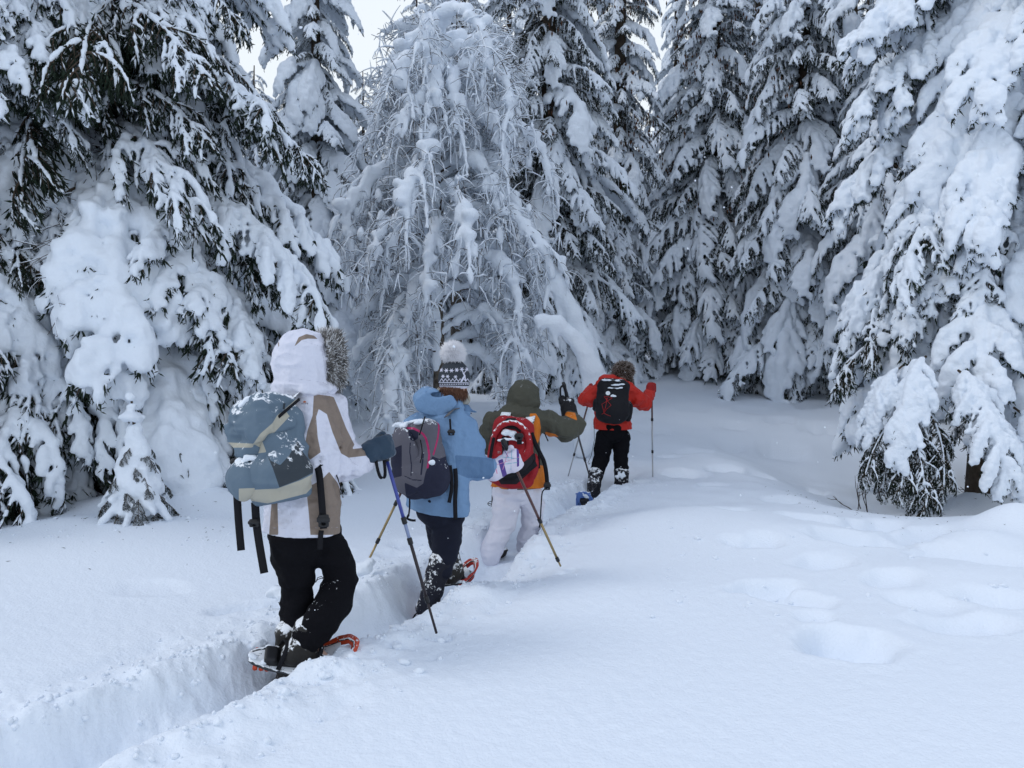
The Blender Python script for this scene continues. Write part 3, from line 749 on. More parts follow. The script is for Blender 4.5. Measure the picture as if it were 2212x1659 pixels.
# bare shoots poking out of the snow
def shoots(label, u, v, z, n, L, seed):
    q = gz(u, v, z); rs = np.random.RandomState(seed); x, y = q[0], q[1]; g = Geo()
    for k in range(n):
        a = rs.uniform(0, 6.28); d_ = unit(np.array([math.cos(a) * .5, math.sin(a) * .5, 1.0])); P_ = [np.array([rs.normal(0, .05), rs.normal(0, .05), -.1])]
        for m in range(6): d_ = unit(d_ + rs.normal(0, .16, 3)); P_.append(P_[-1] + d_ * L * rs.uniform(.7, 1.1) / 6)
        g.add(*tubes(np.array(P_), np.linspace(.008, .0025, 7), 4))
        for m in (3, 4, 5):
            e = unit(d_ + rs.normal(0, .6, 3)); g.add(*tubes(np.array([P_[m], P_[m] + e * L * .12, P_[m] + e * L * .24 + [0, 0, .02]]), [.004, .003, .002], 3))
    o = add('bare_shrub', g.mesh('bare_shrub', [M_TWIG0]), None, (x, y, gh(x, y))); tag(o, label, 'shrub', 'bare shoots in the hollow')
M_TWIG0 = mat('bare_twig', (.05, .035, .028), .85, .2)
shoots('thin bare shoots left in the hollow under the large right spruce', 1868, 1085, -.35, 5, .5, 1)
shoots('crossed bare shoots in the middle of the hollow under the right spruce', 2012, 1075, -.4, 4, .65, 2)
shoots('low bare twigs at the right end of the hollow by the shaded spruce', 2120, 1090, -.4, 5, .35, 3)
shoots('bare bush beside the large right spruce at the back edge of the clearing', 1842, 880, -.05, 12, .8, 4)
shoots('single little shoot in front of the back trees of the clearing', 1800, 900, -.1, 3, .4, 5)
shoots('bare twigs at the foot of the narrow cone-hung spruce', 1370, 850, -.0, 12, .9, 6)
# ------------------------------------------------------------------ frosted birch bowed under snow
M_TWIG = mat('birch_twig', (0.075, 0.055, 0.045), 0.85, 0.2, var=(12, .4))
M_BIRCHBARK = mat('birch_bark', (0.10, 0.085, 0.07), 0.9, 0.2, var=(18, .7), bump=(25, .7, .02))

def weeping_tree(name, label, u, d, H, limbs, seed, lean=(0, 0), hang=1.0, snow=1.0, up=(35, 70), Lr=(1.1, 2.1), zmin=1.2, tw=14, env=None, r0=.09):
    rs = np.random.RandomState(seed)
    p = W(u, 800, d); z = gh(p[0], p[1])
    root = thing(name, label, 'tree', (p[0], p[1], z))
    tv, tf, P = trunk_mesh(H, r0, lean, seed)
    add('trunk', mesh_np('trunk', tv, tf, [M_BIRCHBARK]), root)
    ts = Field(*bounds(P, .2), .03)
    ts.chain(P[3:] + np.array([-.03, -.05, .0]), rs.uniform(.015, .05, len(P) - 3) + .02 * snow, k=.03)
    for k in range(14):
        q = rs.uniform(.15, .98); c = np.array([np.interp(q * H, P[:, 2], P[:, i]) for i in range(3)])
        ts.ell(c + rs.uniform(-.06, .06, 3), np.array([.07, .07, .10]) * rs.uniform(.5, 1.4) * snow, k=.04)
    ts.noise(.02, .12, seed)
    add('snow_crust', ts.mesh('snow_crust', [M_SNOW], .1), root)
    for i in range(limbs):
        t = (i + rs.uniform(0, 1)) / limbs
        hh = zmin + (H * .98 - zmin) * t
        a = i * 2.39996 + rs.uniform(-.5, .5)
        L = rs.uniform(*Lr) * (1.0 - .45 * max(0, t - .4)) * (1 if env is None else env(t, a))
        K = 12; s = np.linspace(0, 1, K)
        e0 = rs.uniform(*up); e1 = rs.uniform(-88, -60) * hang
        el = np.radians(e0 + (e1 - e0) * s ** rs.uniform(.7, 1.1))
        yw = a + np.cumsum(rs.normal(0, .10, K))
        dr = np.stack([np.cos(el) * np.cos(yw), np.cos(el) * np.sin(yw), np.sin(el)], 1)
        sp = np.array([np.interp(hh, P[:, 2], P[:, 0]), np.interp(hh, P[:, 2], P[:, 1]), hh]) + np.concatenate([[[0, 0, 0]], np.cumsum(dr[1:] * L / (K - 1), 0)])
        g = Geo(); g.add(*tubes(sp, np.linspace(.026, .006, K), 5), m=0)
        T1 = []
        for j in range(tw):
            q = rs.uniform(.25, 1) * (K - 1.001); k = int(q); f = q - k
            b = sp[k] * (1 - f) + sp[k + 1] * f
            tl = rs.uniform(.35, 1.15) * (1.1 if hang > .6 else .6); n = 7
            dd = unit(dr[k] + rs.normal(0, .55, 3)); pts = [b]
            for m in range(n - 1):
                dd = unit(dd + np.array([0, 0, -.42 * hang]) + rs.normal(0, .12, 3)); pts.append(pts[-1] + dd * tl / (n - 1))
            T1.append(pts)
        T1 = np.array(T1)
        T2 = []
        for pts in T1:
            for m in range(11):
                k = rs.randint(1, 6); b = pts[k]; dd = unit(pts[k] - pts[k - 1] + rs.normal(0, .7, 3)); tl = rs.uniform(.10, .38); q_ = [b]
                for _ in range(3):
                    dd = unit(dd + np.array([0, 0, -.35 * hang]) + rs.normal(0, .15, 3)); q_.append(q_[-1] + dd * tl / 3)
                T2.append(q_)
        T2 = np.array(T2)
        g.add(*tubes(T1, np.tile(np.linspace(.007, .003, 7), (len(T1), 1)), 3, closed=False), m=0)
        g.add(*tubes(T2, np.tile([.0045, .0035, .003, .0025], (len(T2), 1)), 3, closed=False), m=0)
        o = add('limb', g.mesh('limb', [M_TWIG]), root)
        # snow: thick pillows along the limb, sleeves along the hanging twigs
        sg = Geo()
        Fd = Field(*bounds(np.concatenate([sp, T1.reshape(-1, 3)]), .16 * max(snow, .5)), .026)
        r = snow * (.024 + .050 * np.sin(math.pi * np.clip(s * .8 + .15, 0, 1))) * rs.uniform(.45, 1.45, K)
        Fd.chain(sp + np.array([0, 0, 1.0]) * (r * .8)[:, None], r, k=.04)
        for pts in T1:
            if rs.rand() < .62:
                n = rs.randint(3, 8)
                rr = snow * rs.uniform(.008, .036, 7) * np.linspace(1.25, .6, 7)
                Fd.chain((pts + np.array([0, 0, .8]) * (rr * .7)[:, None])[:n], rr[:n], k=.02)
        for _ in range(8):
            k = rs.randint(2, K); Fd.ell(sp[k] + np.array([0, 0, .05]) + rs.normal(0, .045, 3), np.array([.10, .10, .075]) * snow * rs.uniform(.4, 1.15), k=.05)
        for _ in range(6):
            q_ = T1[rs.randint(len(T1))][rs.randint(1, 5)]; Fd.ell(q_, np.array([.035, .035, .07]) * snow * rs.uniform(.6, 1.6), k=.03)
        Fd.noise(.018, .09, seed + i).noise(.006, .04, seed + i + 1)
        V_, Q_ = Fd.polys(.12); sg.add(V_, Q_)
        off = np.array([0, 0, .007])
        sel = T2[rs.rand(len(T2)) < .93]
        sg.add(*tubes(sel + off, rs.uniform(.003, .015, (len(sel), 4)) * np.array([1, 1, .8, .5]), 4))
        sel = T1[rs.rand(len(T1)) < .7]
        sg.add(*tubes(sel + off, rs.uniform(.004, .016, (len(sel), 7)), 4))
        link(bpy.data.objects.new('snow_cap', sg.mesh('limb_snow', [M_SNOW])), o)
    return root

def env_birch(t, a):
    return 1.15 - .15 * math.sin(a)
weeping_tree('frosted_birch', 'birch bowed into a weeping dome by snow, bare twigs hanging, behind the four hikers', 948, 12.0, 6.3, 66, 77, lean=(.01, .0), env=env_birch, snow=1.2, Lr=(1.0, 2.05), tw=12)
weeping_tree('frosted_tree', 'tall bare deciduous tree with fine snow covered branches above the bowed birch', 985, 15.0, 10.8, 40, 78, hang=.35, snow=.7, up=(20, 65), Lr=(1.0, 1.8), zmin=5.0, tw=10, r0=.11)

def snowy_stem(name, label, cat, pts, rad_stem, rad_snow, seed, h=.025, drape=None, group=None):
    """a bent stem under a thick roll of snow; pts are world points"""
    pts = np.array(pts); o0 = pts[0].copy(); q = pts - o0
    # densify with a smooth curve
    t = np.linspace(0, len(q) - 1, len(q) * 6); C = []
    for x in t:
        i = min(int(x), len(q) - 2); f = x - i
        p0, p1, p2, p3 = q[max(i - 1, 0)], q[i], q[i + 1], q[min(i + 2, len(q) - 1)]
        C.append(.5 * ((2 * p1) + (-p0 + p2) * f + (2 * p0 - 5 * p1 + 4 * p2 - p3) * f * f + (-p0 + 3 * p1 - 3 * p2 + p3) * f ** 3))
    C = np.array(C); rs = np.random.RandomState(seed)
    root = thing(name, label, cat, o0, 0, group)
    add('trunk', mesh_np('stem', *tubes(C, np.linspace(rad_stem, rad_stem * .5, len(C)), 8), [M_BIRCHBARK]), root)
    r = np.interp(np.linspace(0, 1, len(C)), np.linspace(0, 1, len(rad_snow)), rad_snow) * rs.uniform(.88, 1.12, len(C))
    F = Field(*bounds(C, max(r) * 2 + (.9 if drape else 0)), h)
    F.chain(C + np.array([0, 0, 1]) * (r * .6)[:, None], r, k=.05)
    for k in range(int(drape or 0)):
        i = rs.randint(2, len(C)); l = rs.uniform(.15, .7); b = C[i]
        e = b + np.array([rs.uniform(-.12, .12), rs.uniform(-.12, .12), -l])
        F.cone(b, e, r[i] * .6, r[i] * .25, k=.06)
    F.noise(.022, .16, seed).noise(.009, .06, seed + 1)
    add('snow_cap', F.mesh('snow_cap', [M_SNOW], .08), root)
    return root
D_ = 10.6
snowy_stem('bent_sapling', 'sapling arched to the ground under a thick smooth roll of snow beside the red jacket', 'tree',
           [W(1255, 985, D_), W(1290, 900, D_ + .1), W(1282, 815, D_), W(1245, 745, D_ - .1), W(1200, 706, D_ - .2), W(1160, 694, D_ - .3)], .035, [.11, .15, .12, .10, .085, .045], 5, drape=7)
snowy_stem('bent_sapling', 'second arched sapling, its snow roll climbing steeply towards the tall dark spruce', 'tree',
           [W(1322, 900, D_ + 1), W(1285, 800, D_ + .9), W(1243, 700, D_ + .8), W(1208, 628, D_ + .7), W(1182, 575, D_ + .6)], .035, [.10, .105, .11, .10, .05], 6, drape=9)

# small snow covered sapling in front of the big left spruce
rs = np.random.RandomState(12)
p = gz(300, 1095, .1); sx, sy = p[0], p[1]; sz = gh(sx, sy)
root = thing('spruce_sapling', 'small sapling buried in stacked round lumps of snow below the brown trunk', 'tree', (sx, sy, sz))
add('trunk', mesh_np('trunk', *tubes(np.array([[0, 0, -.2], [.0, 0, .4], [-.02, 0, .8], [-.04, 0, 1.02]]), [.03, .025, .015, .008], 6), [M_BARK]), root)
F = Field((-.55, -.5, -.1), (.55, .5, 1.25), .016)
for (x, z_, r) in [(-.045, 1.03, .035), (-.04, .95, .03), (-.03, .86, .10), (-.02, .76, .065), (-.02, .67, .075), (-.02, .55, .10), (-.03, .42, .15), (0, .28, .19), (.0, .1, .2)]:
    F.ell((x, 0, z_), (r, r, r * (.45 if z_ == .86 else .8)), k=.025)
for k in range(34):
    a = rs.uniform(0, 6.28); z_ = rs.uniform(.05, .55); l = (.62 - z_) * rs.uniform(.5, .85)
    b = np.array([math.cos(a), math.sin(a), 0]); r = rs.uniform(.03, .055)
    F.chain([np.array([0, 0, z_ + .1]), b * l * .5 + [0, 0, z_ + .06], b * l + [0, 0, max(z_ - .1, 0)]], [r, r * 1.1, r * .6], k=.03)
F.noise(.022, .09, 3).noise(.014, .04, 4)
add('snow_cap', F.mesh('snow_cap', [M_SNOW], .05), root)
for k in range(30):
    a = k * 2.4; z_ = .08 + .6 * (k / 30)
    o = bpy.data.objects.new('bough', dark[k % 2][0]); o.location = (0, 0, z_); o.rotation_euler = (0, .3, a); s_ = (.55 - z_ * .5) * .50
    o.scale = (s_,) * 3; link(o, root)
# ------------------------------------------------------------------ the hikers
def to_px(P):
    P = np.asarray(P, float); q = P - np.array([0, 0, CAM_Z])
    dep = q[:, 1] * math.cos(PITCH) - q[:, 2] * math.sin(PITCH)
    up = q[:, 1] * math.sin(PITCH) + q[:, 2] * math.cos(PITCH)
    return np.stack([CX + q[:, 0] / dep * FPX, CY - up / dep * FPX], 1)
def poly_sd(P, poly):
    poly = np.array(poly, float); d = np.full(len(P), 1e9); ins = np.zeros(len(P), bool)
    for i in range(len(poly)):
        a, b = poly[i - 1], poly[i]; e = b - a
        t = np.clip(((P - a) @ e) / (e @ e + 1e-9), 0, 1)
        d = np.minimum(d, np.linalg.norm(P - a - t[:, None] * e, axis=1))
        c = ((a[1] > P[:, 1]) != (b[1] > P[:, 1])) & (P[:, 0] < (b[0] - a[0]) * (P[:, 1] - a[1]) / (b[1] - a[1] + 1e-12) + a[0])
        ins ^= c
    return np.where(ins, d, -d)
def paint(me, name, polys=(), lines=(), off=None):
    """signed distance to the edges of a sewn panel, kept on the cloth's own vertices"""
    n = len(me.vertices); co = np.empty(n * 3, dtype=np.float32); me.vertices.foreach_get('co', co)
    co = co.reshape(-1, 3) + (0 if off is None else np.asarray(off))
    P = to_px(co); v = np.full(n, -1e3)
    for pl in polys: v = np.maximum(v, poly_sd(P, pl))
    for a, b, w_ in lines:
        a = np.array(a, float); b = np.array(b, float); e = b - a
        t = np.clip(((P - a) @ e) / (e @ e + 1e-9), 0, 1)
        v = np.maximum(v, w_ - np.linalg.norm(P - a - t[:, None] * e, axis=1))
    at = me.attributes.new(name, 'FLOAT', 'POINT'); at.data.foreach_set('value', v.astype(np.float32))
def panel_mat(name, base, panels, **kw):
    """cloth with sewn panels: panels = [(attribute, colour)]"""
    m = mat(name, base, **kw); t = m.node_tree; b = t.nodes['Principled BSDF']
    src = b.inputs['Base Color'].links[0].from_socket if b.inputs['Base Color'].links else None
    rgb = [n for n in t.nodes if n.bl_idname == 'ShaderNodeRGB']
    if rgb:   # panels go in before the dust
        s0 = rgb[0].outputs[0]; users = [l.to_socket for l in s0.links]
    else:
        r = t.nodes.new('ShaderNodeRGB'); r.outputs[0].default_value = tuple(base) + (1,); s0 = r.outputs[0]; users = [b.inputs['Base Color']]
    cur = s0
    for at, col in panels:
        a = t.nodes.new('ShaderNodeAttribute'); a.attribute_name = at
        g = t.nodes.new('ShaderNodeMapRange'); g.inputs[1].default_value = -.25; g.inputs[2].default_value = .25
        t.links.new(a.outputs['Fac'], g.inputs[0])
        x = t.nodes.new('ShaderNodeMixRGB'); x.inputs[2].default_value = tuple(col) + (1,)
        t.links.new(g.outputs[0], x.inputs[0]); t.links.new(cur, x.inputs[1]); cur = x.outputs[0]
    for u_ in users: t.links.new(cur, u_)
    return m

def z1(*pts): return [(466.3 + .3307 * a, 685.8 + .3307 * b) for a, b in pts]     # notes taken from enlarged views
def z2(*pts): return [(493.7 + .2646 * a, 1097.2 + .2646 * b) for a, b in pts]
def z3(*pts): return [(811.9 + .3969 * a, 713.2 + .3969 * b) for a, b in pts]
def z4(*pts): return [(1031.4 + .28116 * a, 768 + .28116 * b) for a, b in pts]

def ribbon(pts, width, th=.003, wdir=None, dens=4):
    """flat webbing strap; wdir = direction of its width"""
    pts = np.array(pts, float); t = np.linspace(0, len(pts) - 1, (len(pts) - 1) * dens + 1); C = []
    for x in t:
        i = min(int(x), len(pts) - 2); f = x - i
        p0, p1, p2, p3 = pts[max(i - 1, 0)], pts[i], pts[i + 1], pts[min(i + 2, len(pts) - 1)]
        C.append(.5 * ((2 * p1) + (-p0 + p2) * f + (2 * p0 - 5 * p1 + 4 * p2 - p3) * f * f + (-p0 + 3 * p1 - 3 * p2 + p3) * f ** 3))
    C = np.array(C); T = unit(np.gradient(C, axis=0))
    wd = np.array([1.0, 0, 0]) if wdir is None else np.array(wdir, float)
    Wd = unit(wd - T * (T @ wd)[:, None]); N = np.cross(T, Wd)
    a, b = Wd * width / 2, N * th
    V = np.stack([C - a - b, C + a - b, C + a + b, C - a + b], 1).reshape(-1, 3); n = len(C)
    i = np.arange(n - 1)[:, None] * 4; j = np.arange(4)[None]; j2 = (j + 1) % 4
    Q = np.stack([i + j, i + j2, i + 4 + j2, i + 4 + j], -1).reshape(-1, 4)
    return V, [np.concatenate([Q, [[3, 2, 1, 0], [(n - 1) * 4, (n - 1) * 4 + 1, (n - 1) * 4 + 2, (n - 1) * 4 + 3]]])]

def fur(C, N, ln, rd, seed=0, jit=.45, sides=3):
    rs = np.random.RandomState(seed); d = unit(unit(N) + rs.normal(0, jit, N.shape))
    return spindles(C, C + d * (rs.uniform(.6, 1.1, len(C)) * ln)[:, None], np.full(len(C), rd), ring=.35, sides=sides)

from mathutils.bvhtree import BVHTree
def surface(me, off=None):
    n = len(me.vertices); co = np.empty(n * 3, dtype=np.float32); me.vertices.foreach_get('co', co); co = co.reshape(-1, 3) + (0 if off is None else np.asarray(off))
    return BVHTree.FromPolygons([tuple(map(float, c)) for c in co], [tuple(p_.vertices) for p_ in me.polygons])
def on(bv, u, v, lift=.0025):
    o = np.array([0, 0, CAM_Z]); d = unit(W(u, v, 1.0) - o); h_ = bv.ray_cast(Vector(o), Vector(d))
    return None if h_[0] is None else np.array(h_[0]) - d * lift
def strokes(bv, lines, r, lift=.0015):
    g = Geo()
    for ln in lines:
        P_ = [on(bv, u, v, lift) for u, v in ln]; P_ = [q for q in P_ if q is not None]
        if len(P_) > 1: g.add(*tubes(np.array(P_), [r] * len(P_), 4))
    return g
class Person:
    """joints are (u, v, depth offset); everything is built in world space and hung on an Empty at the feet"""
    def __init__(s, label, D, heading, J, base, sc=1.0):
        s.D = D; s.J = {k: W(v[0], v[1], D + v[2]) for k, v in J.items()}
        s.h = unit(np.array([heading[0], heading[1], 0.0])); s.r = np.array([s.h[1], -s.h[0], 0.0]); s.sc = sc
        s.o = W(base[0], base[1], D + base[2]); s.up = np.array([0, 0, 1.0])
        s.root = thing('person', label, 'person', s.o)
    def put(s, name, me, parent=None):
        """meshes are built in world space: shift them to the person's origin"""
        co = np.empty(len(me.vertices) * 3, dtype=np.float32); me.vertices.foreach_get('co', co)
        co = co.reshape(-1, 3) - s.o.astype(np.float32); me.vertices.foreach_set('co', co.ravel()); me.update()
        return link(bpy.data.objects.new(name, me), parent or s.root)
    def P(s, u, v, dd=0.0): return W(u, v, s.D + dd)

M_SKIN = mat('skin', (.55, .36, .28), .55, .4, bump=(60, .1, .002))
M_EYE = mat('eye', (.7, .7, .7), .2, .5)
M_LIP = mat('lip', (.42, .19, .17), .5, .4)

def body_of(p, look):
    """one continuous body under the clothes: torso, limbs, neck and a head with a face"""
    J = p.J; sc = p.sc
    look = unit(np.array([look[0], look[1], look[2] if len(look) > 2 else 0.0]))
    pts = [J[k] for k in J]
    F = Field(*bounds(pts, .2), .012)
    hd = J['head']; R = np.array([unit(np.cross(look, [0, 0, 1])), look, unit(np.cross(unit(np.cross(look, [0, 0, 1])), look))]).T
    F.ell(hd, np.array([.072, .092, .112]) * sc, R, k=.02)
    F.ell(hd + R @ np.array([0, .03, -.055]) * sc, np.array([.055, .062, .06]) * sc, R, k=.03)      # jaw
    F.cone(hd + R @ np.array([0, .085, .02]) * sc, hd + R @ np.array([0, .108, -.022]) * sc, .008, .014, k=.012)   # nose
    for e in (-1, 1):
        F.ell(hd + R @ np.array([e * .03, .088, .008]) * sc, np.array([.016, .012, .010]) * sc, R, k=.01, op='s')
        F.ell(hd + R @ np.array([e * .074, -.005, -.005]) * sc, np.array([.010, .018, .03]) * sc, R, k=.008)
    F.cone(hd + R @ np.array([0, -.01, -.06]), J['neck'], .055 * sc, .06 * sc, k=.03)
    fl = (p.h, 1.45)
    F.chain([J['neck'] - [0, 0, .06], J['chest'], J['waist'], J['hip']], np.array([.095, .135, .125, .13]) * sc, k=.05, flat=fl)
    for a in ('L', 'R'):
        F.cone(J['neck'] - [0, 0, .03], J['sh' + a], .045 * sc, .045 * sc, k=.03)
        F.chain([J['sh' + a], J['el' + a], J['wr' + a]], np.array([.048, .038, .028]) * sc, k=.02)
        F.cone(J['wr' + a], J['ha' + a], .028 * sc, .030 * sc, k=.015)
        F.chain([J['hp' + a], J['kn' + a], J['an' + a]], np.array([.070, .045, .032]) * sc, k=.02)
        F.cone(J['an' + a], J['to' + a], .032 * sc, .025 * sc, k=.02)
    b = p.put('body', F.mesh('body', [M_SKIN], .05))
    g = Geo()
    for e in (-1, 1):
        c = hd + R @ np.array([e * .03, .083, .008]) * sc
        g.add(*blobs(np.array([c]), np.array([.010]), 1, 0))
    p.put('eye', g.mesh('eye', [M_EYE]), b)
    V_, Q_ = tubes(np.array([hd + R @ np.array([x, .098 - abs(x) * .35, -.052]) * sc for x in (-.022, -.008, .008, .022)]), [.002, .005, .005, .002], 6)
    p.put('mouth', mesh_np('mouth', V_, Q_, [M_LIP]), b)
    return b

def jacket(p, mats, tor, sleeves, hem, h=.009, folds=.006, extra=None, name='jacket', seed=1, kk=.05, cuffcol=None, thick=1.4):
    """tor: [(u, v, dd, half width m)]   sleeves: {'L': [(joint or point, radius)]}"""
    T = [p.P(a, b, c) for a, b, c, _ in tor]; Rr = [x[3] for x in tor]
    pts = T + [q if not isinstance(q, str) else p.J[q] for s_ in sleeves.values() for q, _ in s_]
    F = Field(*bounds(pts, .28), h)
    F.chain(T, Rr, k=kk, flat=(p.h, thick))
    for s_ in sleeves.values():
        q = [p.J[a] if isinstance(a, str) else a for a, _ in s_]; r = [b for _, b in s_]
        F.chain(q, r, k=.035)
    if extra: extra(F)
    F.noise(folds, (.05, .05, .16), seed).noise(folds * .8, (.11, .11, .05), seed + 1).noise(folds * .5, .035, seed + 2)
    F.noise(-folds * 1.1, (.13, .13, .06), seed + 4, ridge=True).noise(-folds * .8, (.05, .05, .12), seed + 5, ridge=True).noise(-folds * .5, (.035, .035, .025), seed + 6, ridge=True)
    if hem is not None: F.cut(hem[0], hem[1], .006)
    return F.mesh(name, mats)

def legs(p, mats, segs, h=.01, folds=.006, top=None, name='trousers', seed=5, cuts=(), holes=None):
    pts = [q for s_ in segs for q, _ in s_]
    F = Field(*bounds(pts, .2), h)
    for s_ in segs:
        G2 = Field(F.lo, F.lo + (F.n - 1) * h, h); G2.chain([q for q, _ in s_], [r for _, r in s_], k=.04); m_ = np.minimum(F.n, G2.n)
        F.f[:m_[0], :m_[1], :m_[2]] = smin(F.f[:m_[0], :m_[1], :m_[2]], G2.f[:m_[0], :m_[1], :m_[2]], .012)
    F.noise(folds, (.06, .06, .10), seed).noise(folds * .8, (.1, .1, .04), seed + 1).noise(folds * .4, .03, seed + 2)
    F.noise(-folds * .8, (.12, .12, .05), seed + 4, ridge=True).noise(-folds * .5, (.06, .06, .03), seed + 5, ridge=True)
    if holes:
        for a_, b_, r_ in holes: F.cone(a_, b_, r_, r_, k=.02, op='s')
    for c, n in cuts: F.cut(c, n)
    return F.mesh(name, mats)

def glove(p, name, mats, wrist, C, axis, r=.017, sc=1.0, puffy=1.0, cuff=.045, seed=1, paintfn=None, parent=None, h=.005, cuff_back=.06):
    """hand closed round a grip: C = spot on the grip axis, axis = grip direction (up)"""
    a = unit(np.array(axis, float)); w_ = np.asarray(wrist) - C
    back = unit(w_ - a * (w_ @ a)); t = np.cross(a, back)
    fr = .0115 * puffy * sc; Rr = r + fr * .85
    palm = C + back * (Rr + .012 * sc)
    F = Field(*bounds([C, wrist, palm], .11 * sc + .03), h)
    F.box(palm + back * .008, np.array([.020, .018, .042]) * sc * (.9 + .1 * puffy), np.array([t, back, a]).T, rd=.016, k=.01)
    F.cone(palm, wrist, .03 * sc * puffy, .030 * sc * puffy, k=.02)
    F.cone(np.asarray(wrist) + unit(palm - wrist) * .01, np.asarray(wrist) + unit(wrist - palm) * cuff_back, cuff, cuff * 1.02, k=.01)
    ln = [.92, 1.05, 1.0, .8]
    for i in range(4):
        off = (.033 - .0215 * i) * sc
        ph = np.radians(np.linspace(20, 20 + 215 * ln[i], 6))
        P_ = [C + a * off + (back * math.cos(x) + t * math.sin(x)) * (Rr + (.004 if x < 1 else 0)) for x in ph]
        P_ = [palm + a * off * .9 + t * .012] + P_
        F.chain(P_, [fr * 1.05] + list(np.linspace(fr * 1.05, fr * .82, 6)), k=.002 if puffy < 1.3 else .010)
    ph = np.radians(np.linspace(-15, -130, 5))
    P_ = [palm - t * .012 * sc - a * .005] + [C + a * (.012 + .010 * i_) * sc + (back * math.cos(x) + t * math.sin(x)) * (Rr + .002) for i_, x in enumerate(ph)]
    F.chain(P_, [fr * 1.25] * 3 + [fr * 1.15, fr * 1.1, fr * .9], k=.006)
    F.noise(.002, .02, seed)
    me = F.mesh(name, mats)
    if paintfn: paintfn(me)
    return p.put(name, me, parent)

M_BLACKPL = mat('black_plastic', (.012, .012, .014), .45, .4)
M_BLACKWEB = mat('black_webbing', (.010, .010, .013), .8, .2, bump=(120, .3, .002))
M_STEEL = mat('steel_tip', (.4, .4, .42), .3, .5, metal=1)

def pole(label, top, tip, cols, r=.0085, basket=None, grip=.13, snowball=0.0, strap=None, holder=None, extra_grip=True, seed=0):
    """trekking pole: cols = [(from, to, radius, material)] as fractions of the length below the grip; joints between sections get collars"""
    top = np.array(top); tip = np.array(tip); L = np.linalg.norm(tip - top); d = (tip - top) / L
    root = thing('trekking_pole', label, 'trekking pole', tip)
    A = lambda t: top + d * t * L - tip
    side = unit(np.cross(d, [0.3, 1, 0.1]))
    g0 = grip / L
    K = 9; t = np.linspace(0, g0, K); gr = np.array([.015, .0205, .0155, .0150, .0165, .0150, .0165, .0150, .0135])
    P_ = np.array([A(x) for x in t])
    V, Q = tubes(P_, gr, 10); go = add('grip', mesh_np('grip', V, Q, [M_BLACKPL]), root)
    # strap loop
    if strap is not None:
        S = [A(.025 / L)] + [np.array(q) - tip for q in strap] + [A(.04 / L)]
        V, Q = ribbon(S, .016, .0015, dens=5); add('wrist_strap', mesh_np('wrist_strap', V, Q, [M_BLACKWEB]), go)
    for i, (f0, f1, rr, m) in enumerate(cols):
        a, b = g0 + (1 - g0) * f0, g0 + (1 - g0) * f1
        V, Q = tubes(np.array([A(a), A((a + b) / 2), A(b)]), [rr] * 3, 8)
        sh = add('shaft', mesh_np('shaft', V, Q, [m]), root)
        if i < len(cols) - 1:
            V, Q = tubes(np.array([A(b - .018 / L), A(b - .014 / L), A(b + .016 / L), A(b + .02 / L)]), [rr * 1.1, rr * 1.45, rr * 1.45, rr * 1.1], 8)
            add('clamp', mesh_np('clamp', V, Q, [M_BLACKPL]), sh)
    V, Q = tubes(np.array([A(.985), A(1.0)]), [.005, .002], 6); add('tip', mesh_np('tip', V, Q, [M_STEEL]), root)
    if basket is not None:
        c = A(basket); n = 24; an = np.linspace(0, 2 * math.pi, n + 1)
        u_ = unit(np.cross(d, [0, 1, 0])); v_ = np.cross(d, u_)
        ring = c + .042 * (np.cos(an)[:, None] * u_ + np.sin(an)[:, None] * v_)
        V, Q = tubes(ring, [.0035] * (n + 1), 5); g = Geo(); g.add(V, Q)
        for k in range(4):
            e = ring[k * 6]; V, Q = tubes(np.array([c + d * .01, (c + e) / 2, e]), [.006, .004, .0035], 5); g.add(V, Q)
        add('basket', g.mesh('basket', [M_BLACKPL]), root)
    if snowball > 0:
        c = A(basket or .97); rs = np.random.RandomState(seed)
        F = Field(c - snowball * 2, c + snowball * 2, .008)
        for k in range(7): F.ell(c + rs.normal(0, .35, 3) * snowball * [1, 1, .7], snowball * rs.uniform(.35, .65) * np.array([1, 1, .8]), k=.02)
        F.noise(.008, .03, seed)
        add('snow_clump', F.mesh('snow_clump', [M_SNOW], .1), root)
    return root

def frame3(fwd, up):
    f = unit(np.array(fwd, float)); u_ = np.array(up, float); s_ = unit(np.cross(f, u_)); u_ = np.cross(s_, f)
    return np.array([s_, f, u_]).T       # columns: right, forward, up

